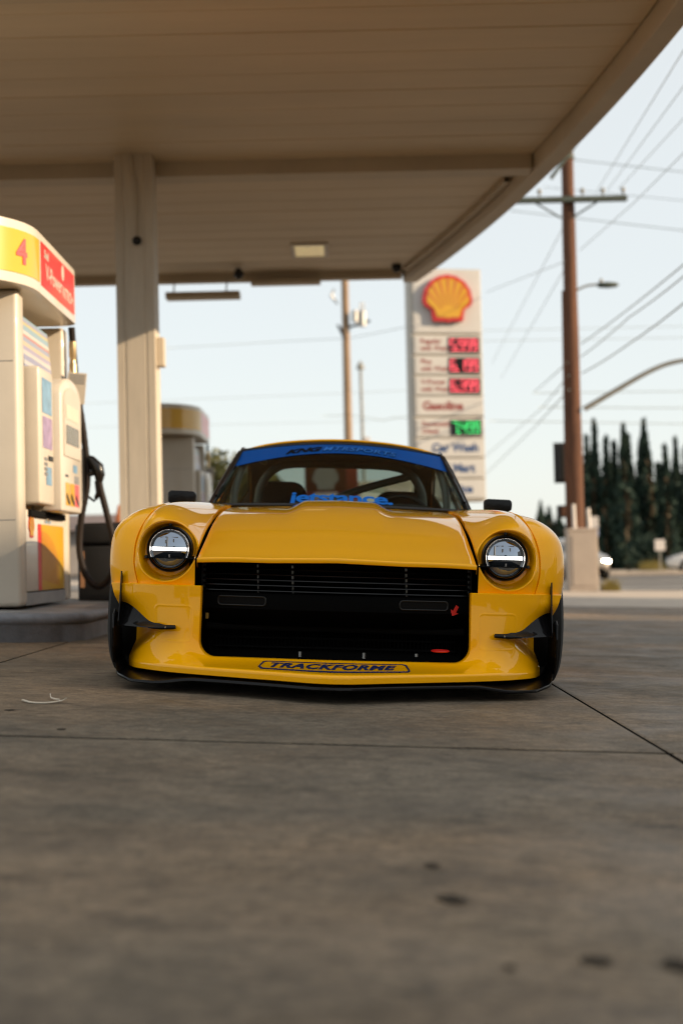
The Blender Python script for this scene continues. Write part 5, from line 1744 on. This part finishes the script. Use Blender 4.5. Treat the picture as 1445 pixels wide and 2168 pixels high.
link('floodlight', MB().box((0.05, -0.1, at(776, 938, 50.0).z - gz), (0.28, 0.1, at(776, 925, 50.0).z - gz)).mesh('floodlight', bevel=0.02), M_WHITEP, lp2)

# ------------------------------------------------------------------ overhead wires
def wire(lab, pts, r, n=22, sag=0.0, grp='overhead wires'):
    P3 = [at(*p) for p in pts]
    out = []
    for i in range(n + 1):
        t = i / n * (len(P3) - 1)
        j = min(int(t), len(P3) - 2)
        f = t - j
        p = P3[j].lerp(P3[j + 1], f)
        p.z -= sag * 4 * f * (1 - f)
        out.append(p)
    link('power_line', MB().tube(out, r * 0.62, 6).mesh('power_line', smooth=180), M_WIRE, None, lab, 'power line', grp)
wire('wire from the inner insulator of the crossarm up to the top right corner', [(1262, 405, 26.3), (1465, 75, 13)], .009)
wire('wire from the middle insulator of the crossarm up to the right edge', [(1284, 403, 26.3), (1470, 150, 15)], .009)
wire('wire from the outer insulator of the crossarm up to the right edge', [(1308, 400, 26.3), (1470, 225, 18)], .009)
wire('wire passing below the outer end of the crossarm up to the right', [(1226, 530, 26.3), (1340, 430, 22), (1470, 300, 18)], .010)
wire('top of the three thick cables running from the timber pole to the right edge', [(1229, 728, 26.3), (1470, 540, 17)], .016, sag=.03)
wire('middle of the three thick cables running from the timber pole to the right edge', [(1229, 755, 26.3), (1330, 672, 22), (1470, 565, 17)], .016, sag=.02)
wire('lowest of the three thick cables running from the timber pole to the right edge', [(1231, 790, 26.3), (1330, 728, 22), (1470, 622, 17)], .018, sag=.02)
wire('faint high wire crossing level behind the top of the timber pole', [(1140, 330, 44), (1480, 368, 40)], .022)
wire('faint wire crossing level behind the crossarm tip', [(1150, 396, 44), (1480, 428, 40)], .016)
wire('faint sloping wire crossing just under the crossarm', [(1080, 446, 44), (1480, 492, 40)], .022)
wire('level wire at mid height behind the pole and the price sign', [(1010, 700, 60), (1480, 690, 60)], .018)
wire('second level wire just below the mid height one', [(1010, 722, 60), (1480, 714, 60)], .018)
wire('level wire at the height of the mast arm root, upper', [(1128, 832, 50), (1480, 828, 50)], .024)
wire('level wire at the height of the mast arm root, lower', [(1140, 862, 50), (1480, 864, 50)], .026)
wire('lowest level wire skimming the cypress tops', [(1036, 891, 50), (1480, 898, 50)], .024)
wire('cable falling from the pole towards the price sign, upper', [(1200, 768, 26.5), (1128, 832, 50)], .018)
wire('cable falling from the pole towards the price sign, middle', [(1203, 795, 26.5), (1145, 865, 50), (1010, 980, 70)], .020)
wire('cable falling from the pole towards the price sign, lower', [(1204, 825, 26.5), (1130, 905, 50), (1010, 1020, 70)], .022)
wire('thin wire from a peg on the pole out over the price sign', [(1194, 554, 26.4), (1030, 618, 40)], .012)
wire('steep thin wire left of the timber pole, outer', [(1192, 480, 30), (1040, 770, 60)], .014)
wire('steep thin wire left of the timber pole, inner', [(1194, 570, 30), (1060, 800, 60)], .014)
wire('long wire crossing the open sky between the column and the transformer pole', [(340, 738, 50), (613, 722, 50), (741, 716, 48), (870, 690, 46)], .016)
wire('faint lower wire across the open sky left of the transformer pole', [(160, 855, 60), (741, 832, 60), (870, 826, 60)], .014)
wire('faint lowest wire across the sky above the car roof', [(160, 905, 60), (741, 893, 60), (870, 884, 60)], .012)
wire('wavy service wire crossing the transformer pole above the car roof', [(683, 881, 50), (741, 879, 50), (790, 886, 50), (812, 891, 50), (830, 884, 50), (875, 882, 50)], .018)

# ------------------------------------------------------------------ vegetation
def leaf_cloud(pts, size, rs, stretch=1.0):
    """loose leaf-sized quads at the given points"""
    b = MB()
    V, F = [], []
    for (x, y, z, s) in pts:
        a = rs.normal(size=3)
        a /= np.linalg.norm(a)
        c = np.cross(a, rs.normal(size=3))
        c /= np.linalg.norm(c) + 1e-9
        a = a * size * s * np.array((1, 1, stretch))
        c = c * size * s * 0.6
        p = np.array((x, y, z))
        o = len(V)
        V += [tuple(p - a), tuple(p + c), tuple(p + a), tuple(p - c)]
        F.append((o, o + 1, o + 2, o + 3))
    b.v, b.f = V, F
    return b
def cypress(px, top, d, w_, lab, base_py=1212, n=1500, dry=0.10):
    t = at(px, top, d)
    gzz = zg(t.x) - 0.02
    h = t.z - gzz
    o = thing('cypress_tree', lab, 'tree', (t.x, t.y, gzz), group='cypress trees in a row')
    rs = np.random.RandomState(int(px * 7 + top))
    link('trunk', MB().tube([(0, 0, 0), (0, 0, h * 0.9)], [0.13, 0.03], 8).mesh('trunk', smooth=60), M_BARK, o)
    def rad(f, a):
        r_ = 0.9 * w_ * (0.62 + 0.38 * min(1, f / 0.2)) * max(0.0, 1 - max(0, (f - 0.22) / 0.74)) ** 0.85
        r_ *= 0.86 + 0.28 * (0.5 + 0.5 * math.sin(f * (7 + px % 5) + px * 1.7))
        return max(0.03, r_ * (1 + 0.16 * math.sin(a * 3 + f * 17 + px) + 0.10 * math.sin(a * 5 - f * 31)))
    pts, dpts = [], []
    for k in range(n):
        f = rs.rand() ** 1.15
        a = rs.rand() * 2 * math.pi
        r_ = rad(f, a) * (0.45 + 0.6 * math.sqrt(rs.rand()))
        pp = (r_ * math.cos(a), r_ * math.sin(a), f * h, 0.6 + 0.7 * rs.rand())
        if math.sin(a * 2 + px) > 0.93 and f < 0.75:
            dpts.append(pp)
        else:
            pts.append(pp)
    # spiky leader
    for k in range(90):
        f = 0.82 + 0.18 * rs.rand()
        pts.append((rs.normal() * 0.30 * (1.02 - f), rs.normal() * 0.04, f * h, 0.45))
    link('crown', leaf_cloud(pts, 0.17, rs, 1.9).mesh('crown'), M_TREE, o)
    if dpts:
        link('dry_foliage', leaf_cloud(dpts, 0.17, rs, 1.9).mesh('dry_foliage'), M_TREEB, o)
cyp = [(1240, 926, 'first', .55), (1256, 893, 'tall thin', .60), (1281, 930, '', .62), (1298, 938, '', .55), (1318, 902, '', .78), (1328, 922, '', .6), (1353, 945, '', .55), (1361, 890, '', .82), (1391, 982, '', .5), (1406, 946, '', .62), (1428, 932, '', .72), (1449, 950, '', .6), (1472, 925, '', .7), (1498, 940, '', .7)]
cyl = ['dark cypress tree half hidden by the timber pole', 'tall thin cypress with a needle tip, first clear of the timber pole', 'cypress with a blunt tip right of the needle-tipped one', 'short cypress squeezed left of the broad pair',
       'broad tall cypress in the middle of the row', 'narrow cypress pressed against the right of the broad middle one', 'narrow low cypress left of the tallest one', 'tallest broad cypress of the row touching the low wire',
       'shortest cypress, in the gap right of the tallest', 'slim cypress right of the gap in the row', 'broad cypress second from the right edge', 'cypress cut by the right edge of the view', 'cypress just beyond the right edge of the view', 'last cypress of the row, out past the right edge']
for (px, top, _, w_), lab in zip(cyp, cyl):
    cypress(px, top, 74 + 4 * math.sin(px), w_, lab)
# dark hedge wall under the cypresses
rs = np.random.RandomState(3)
pts = []
for k in range(5200):
    px = 1215 + 300 * rs.rand()
    d = 73 + 7 * rs.rand()
    p = at(px, 1200, d)
    pts.append((p.x, p.y, zg(p.x) + 3.2 * rs.rand() ** 0.8, 0.8 + 0.8 * rs.rand()))
link('hedge', leaf_cloud(pts, 0.26, rs).mesh('hedge'), M_TREE, None, 'dense dark hedge filling the foot of the cypress row', 'hedge')
for (px, top, w_, lab) in ((1143, 1064, 1.0, 'distant pointed cypress left of the pedestrian signal'), (1161, 1076, .9, 'distant lower cypress between the pointed one and the signal'), (1181, 1090, 1.5, 'distant cypress behind the pedestrian signal'), (1205, 1100, 1.6, 'distant round cypress behind the utility box')):
    cypress(px, top, 118, w_, lab, n=1500)

def bushy(name, lab, px, base, d, h, rad, m, n, size, cat, trunk=True, seed=1):
    c = at(px, base, d)
    gzz = zg(c.x) - 0.14
    o = thing(name, lab, cat, (c.x, c.y, gzz))
    rs = np.random.RandomState(seed)
    if trunk:
        b = MB().tube([(0, 0, 0), (0.05, 0, h * 0.35), (0.0, 0.05, h * 0.7)], [0.12, 0.08, 0.03], 8)
        for k in range(5):
            a = k * 1.3
            b.tube([(0.04, 0, h * 0.35), (rad * 0.5 * math.cos(a), rad * 0.5 * math.sin(a), h * (0.6 + 0.05 * k))], [0.05, 0.015], 6)
        link('trunk', b.mesh('trunk', smooth=60), M_BARK, o)
    cl = [(rs.normal() * rad * 0.5, rs.normal() * rad * 0.5, h * (0.25 + 0.7 * rs.rand()), rad * (0.3 + 0.3 * rs.rand())) for _ in range(12)]
    pts = []
    for k in range(n):
        c_ = cl[rs.randint(len(cl))]
        v = rs.normal(size=3)
        v /= np.linalg.norm(v)
        rr = c_[3] * rs.rand() ** 0.4
        z = c_[2] + v[2] * rr
        if z < 0.05:
            continue
        pts.append((c_[0] + v[0] * rr, c_[1] + v[1] * rr, z, 0.6 + 0.8 * rs.rand()))
    link('crown', leaf_cloud(pts, size, rs).mesh('crown'), m, o)
bushy('olive_tree', 'grey green tree behind the far pump and the car mirror', 455, 1190, 33, 2.9, 1.0, M_OLIVE, 3800, .07, 'tree', seed=5)
bushy('olive_tree', 'yellow green tree seen through the left of the windscreen', 505, 1190, 36, 2.6, 1.3, M_OLIVE, 3500, .08, 'tree', seed=9)
bushy('shrub', 'dark rounded shrub at the foot of the cypress row beside the sign post', 1352, 1205, 66, 1.6, 0.9, M_TREE, 1500, .09, 'shrub', False, seed=12)
bushy('shrub', 'green shrub behind the roof of the parked white car', 1440, 1190, 72, 2.3, 1.0, leaf_mat('shrub_leaf', (0.03, 0.05, 0.02), (0.07, 0.10, 0.03)), 1600, .09, 'shrub', False, seed=14)
def grass_tuft(px, base, d, h, w_, lab, n=160, seed=2):
    c = at(px, base, d)
    rs = np.random.RandomState(seed)
    b = MB()
    zb = zg(c.x) + 0.01
    for k in range(n):
        x, y = rs.normal() * w_, rs.normal() * w_ * 0.6
        dx, dy = rs.normal() * h * 0.25, rs.normal() * h * 0.25
        hh_ = h * (0.5 + 0.6 * rs.rand())
        b.add([(x - .01, y, 0), (x + .01, y, 0), (x + dx, y + dy, hh_)], [(0, 1, 2)])
    link('grass_tuft', b.mesh('grass_tuft'), M_GRASS, None, lab, 'grass', loc=(c.x, c.y, zb))
grass_tuft(1292, 1249, 26.2, 0.25, 0.07, 'yellow green weed tuft on the kerb right of the utility box')
grass_tuft(1378, 1217, 63, 0.5, 0.25, 'dry grass clump by the road sign post', 300, 4)
# trees and a post behind the camera, reflected in the headlights
for k, (x, y, h, r_, lab) in enumerate(((5.0, -34, 7, 2.6, 'leafy tree across the street behind the camera, to the right'), (-6, -40, 6, 2.2, 'leafy tree across the street behind the camera, to the left'), (-16, -42, 8, 3.0, 'large tree across the street behind the camera, far left'))):
    rs = np.random.RandomState(40 + k)
    o = thing('street_tree', lab, 'tree', (x, y, zg(x) - 0.14))
    link('trunk', MB().tube([(0, 0, 0), (0.1, 0, h * 0.8)], [0.2, 0.05], 8).mesh('trunk', smooth=60), M_BARK, o)
    pts = []
    for q in range(2200):
        v = rs.normal(size=3)
        v /= np.linalg.norm(v)
        rr = r_ * (1 + 0.3 * math.sin(v[0] * 7) * math.sin(v[2] * 6)) * rs.rand() ** 0.4
        pts.append((v[0] * rr, v[1] * rr, h * 0.68 + v[2] * rr * 0.85, 0.8 + rs.rand()))
    link('crown', leaf_cloud(pts, 0.22, rs).mesh('crown'), M_TREE, o)

# ------------------------------------------------------------------ far cars, signs, low buildings
def sedan(lab, loc, rz, m, lit):
    o = thing('parked_car' if not lit else 'oncoming_car', lab, 'car', loc, (0, 0, rz))
    # stations along the length (x forward): x, z sill, z belt, z top, belt half width, roof half width
    stn = [(-2.25, .45, .80, .82, .62, .5), (-2.15, .30, .92, .95, .78, .6), (-1.75, .26, .96, 1.05, .86, .60), (-1.3, .26, .97, 1.30, .88, .58), (-.6, .24, .96, 1.46, .89, .60), (.1, .24, .95, 1.47, .89, .60),
           (.6, .24, .94, 1.33, .89, .58), (1.05, .24, .92, 1.02, .88, .62), (1.5, .25, .86, .90, .86, .64), (1.95, .27, .74, .78, .80, .62), (2.2, .32, .62, .64, .66, .5), (2.27, .42, .54, .55, .5, .4)]
    sm_ = [cat_rom(stn, t / 4) for t in range(0, 4 * (len(stn) - 1) + 1)]
    rows = []
    for (x, zs_, zb_, zt2, wb, wr) in sm_:
        half = [(wb * 0.9, zs_), (wb, zs_ + 0.10), (wb * 1.01, (zs_ + zb_) / 2), (wb, zb_), (wb + (wr - wb) * 0.85, zb_ + (zt2 - zb_) * 0.85), (wr * 0.8, zt2), (wr * 0.4, zt2 + 0.015)]
        rows.append([(x, -a, c) for a, c in half] + [(x, a, c) for a, c in reversed(half)])
    gq = MB().grid(rows)
    nq = len(rows[0])
    gq.f.append(tuple(range(nq)))
    gq.f.append(tuple(range((len(rows) - 1) * nq, len(rows) * nq)))
    link('body', gq.mesh('body', smooth=50), m, o)
    for s in (1, -1):
        wv = [(-1.15, 1.0), (-.55, 1.36), (.15, 1.37), (.85, 1.0)]
        v = []
        for x, z in wv:
            st_ = min(sm_, key=lambda q_: abs(q_[0] - x))
            f = (z - st_[2]) / max(.05, (st_[3] - st_[2]))
            v.append((x, s * (st_[4] + (st_[5] - st_[4]) * min(1, f) + 0.012), z))
        link('side_window', MB().add(v, [(0, 1, 2, 3)]).mesh('side_window'), M_DARKGLASS, o)
        for x in (1.40, -1.38):
            t_ = MB().lathe([(-.09, .2), (-.10, .30), (-.06, .33), (.06, .33), (.10, .30), (.10, .22), (.08, .12), (.09, .001)], 24, 'y')
            wv_ = link('wheel', t_.mesh('wheel', smooth=40), M_RUBBER, o, loc=(x, s * .80, .33))
            link('rim', MB().lathe([(.0, .20), (.02, .19), (.0, .03), (.02, .001)], 18, 'y').mesh('rim', smooth=40), M_STEEL, wv_, loc=(0, s * 0.09, 0))
        hl = MB().box((2.02, s * .62 - .16, .60), (2.20, s * .62 + .13, .70))
        link('headlight', hl.mesh('headlight', bevel=0.03), M_LAMP if lit else M_CHROME, o)
    wsd = [(.72, -.55, 1.26), (.72, .55, 1.26), (1.12, .62, .99), (1.12, -.62, .99)]
    link('windscreen', MB().add([(x + .03, y, z + .03) for x, y, z in wsd], [(0, 1, 2, 3)]).mesh('windscreen'), M_DARKGLASS, o)
    return o
q = at(1395, 1213, 66)
sedan('parked white car at the right edge beyond the road', (q.x + 2.05, q.y - 2.5, zg(q.x) - 0.14), R(172), M_CARW, False)
q = at(1219, 1222, 50)
sedan('silver car with both headlights lit, half hidden by the utility box', (q.x, q.y + 1.5, zg(q.x) - 0.15), R(-80), M_CARS, True)
q = at(1397, 1217, 62)
rsn = thing('road_sign', 'small square white road sign on a post near the parked white car', 'sign', (q.x, q.y, zg(q.x) - 0.02))
zq = at(1397, 1154, 62).z - (zg(q.x) - 0.02)
link('post', MB().tube([(0, 0, 0), (0, 0, zq + 0.2)], 0.035, 8).mesh('post', smooth=60), M_GALV, rsn)
link('plate', MB().box((-0.22, -0.06, zq - 0.24), (0.22, -0.037, zq + 0.24)).mesh('plate', bevel=0.01), M_WHITEP, rsn)
q = at(1256, 1115, 40)
rs2 = thing('street_sign', 'faded white and blue street sign just right of the timber pole base', 'sign', (q.x, q.y, zg(q.x) - 0.15))
zq = q.z - (zg(q.x) - 0.15)
link('post', MB().tube([(0, 0, 0), (0, 0, zq + 0.3)], 0.03, 8).mesh('post', smooth=60), M_GALV, rs2)
link('plate', MB().box((-0.10, -0.06, zq - 0.02), (0.12, -0.032, zq + 0.28)).mesh('plate', bevel=0.005), M_WHITEP, rs2)
link('plate', MB().box((-0.09, -0.06, zq - 0.28), (0.12, -0.032, zq - 0.03)).mesh('plate', bevel=0.005), mat('faded_blue_sign', (0.20, 0.26, 0.42), 0.5, var=0.15), rs2)
def house(lab, x0, x1, y0, y1, h, hr, loc):
    o = thing('house', lab, 'house', loc)
    link('wall', MB().box((x0, y0, 0), (x1, y1, h)).mesh('wall'), M_STUCCO, o)
    ym = (y0 + y1) / 2
    link('roof', MB().prism([(y0 - 0.4, h), (y1 + 0.4, h), (ym, hr)], x0 - 0.4, x1 + 0.4, 'x').mesh('roof'), M_ROOF, o)
    for k in range(3):
        xx = x0 + (x1 - x0) * (0.2 + 0.3 * k)
        wn = link('window', MB().box((xx - .5, y0 - .04, 0.9), (xx + .5, y0 - .001, 2.0)).mesh('window', bevel=0.01), M_WHITEP, o)
        link('pane', MB().box((xx - .43, y0 - .05, 0.97), (xx + .43, y0 - .041, 1.93)).mesh('pane'), M_DARKGLASS, wn)
q = at(1420, 1200, 84)
house('low house with a dull reddish roof behind the parked white car', -1.6, 8, 0, 6, 2.0, 2.9, (q.x, q.y, zg(q.x) - 0.1))
q = at(60, 1180, 48)
house('long low grey house on the skyline between the pump and the column', -8, 6.6, 0, 7, 1.5, 2.15, (q.x, q.y, zg(q.x) - 0.1))
q = at(254, 1110, 30)
tag(link('orange_cone', MB().lathe([(0, 0.001), (0, .24), (.03, .24), (.04, .16), (.66, .03), (.68, .001)], 18, 'z').mesh('orange_cone', smooth=40), mat('cone_orange', (0.55, 0.16, 0.04), 0.5, var=0.1), loc=(at(254, 1110, 22).x, 22, zg(-3.4) + 0.6)), 'faded orange drum top showing above the fender, left of the column', 'marker')

for lab, x0, hh_, rr_ in (('pale low house added behind the camera for paint reflections, far left', -34, 2.6, 4.0), ('small house added behind the camera for paint reflections, left of centre', -14, 2.4, 3.6), ('long low house added behind the camera for paint reflections, right of centre', 4, 2.8, 4.4), ('pale house added behind the camera for paint reflections, far right', 24, 2.6, 4.0)):
    house(lab, 0, 12, 0, 7, hh_, rr_, (x0, -58, zg(x0) - 0.16))  # unseen house row added to give the car paint a horizon to mirror

# things behind the car, seen through its windows
q = at(690, 1060, 20.5)
bd = thing('poster_board', 'dark red poster board with a white shell mark behind the car', 'board', (q.x, q.y, zg(q.x)))
M_DRED = mat('dark_red_poster', (0.13, 0.012, 0.012), 0.5, var=0.1)
link('panel', MB().box((-0.30, -0.03, 0.9), (0.30, 0.03, 1.92)).mesh('panel', bevel=0.01), M_DRED, bd)
pl = pecten_poly(24, 0.36)
link('white_mark', MB().add([(x, -0.031, 1.66 + z) for x, z in pl], [tuple(range(len(pl)))]).mesh('white_mark'), M_WHITEP, bd)
link('text_block', MB().box((-0.17, -0.0325, 1.38), (0.17, -0.0305, 1.46)).mesh('text_block'), M_WHITEP, bd)
for x in (-0.25, 0.25):
    link('leg', MB().box((x - .025, -.02, 0), (x + .025, .02, 0.899)).mesh('leg'), M_STEEL, bd)
q = at(735, 1060, 21)
tag(link('vending_machine', MB().box((-0.16, -0.2, 0), (0.16, 0.3, 1.85)).mesh('vending_machine', bevel=0.02), mat('machine_red', (0.36, 0.05, 0.04), 0.5, var=0.1), loc=(q.x, q.y, zg(q.x))), 'bright red vending machine right of the dark poster board', 'machine')
q = at(800, 1060, 22)
ice = thing('ice_box', 'white ice storage box behind the car, right of the red machine', 'freezer', (q.x, q.y, zg(q.x)))
link('cabinet', MB().box((-0.32, -0.3, 0.1), (0.52, 0.4, 1.72)).mesh('cabinet', bevel=0.02), M_PWHITE, ice)
link('door', MB().box((-0.28, -0.325, 0.5), (0.08, -0.302, 1.6)).mesh('door', bevel=0.01), mat('pale_green_panel', (0.42, 0.50, 0.44), 0.4, var=0.1), ice)
link('door', MB().box((0.12, -0.325, 0.5), (0.48, -0.302, 1.6)).mesh('door', bevel=0.01), M_WHITEP, ice)
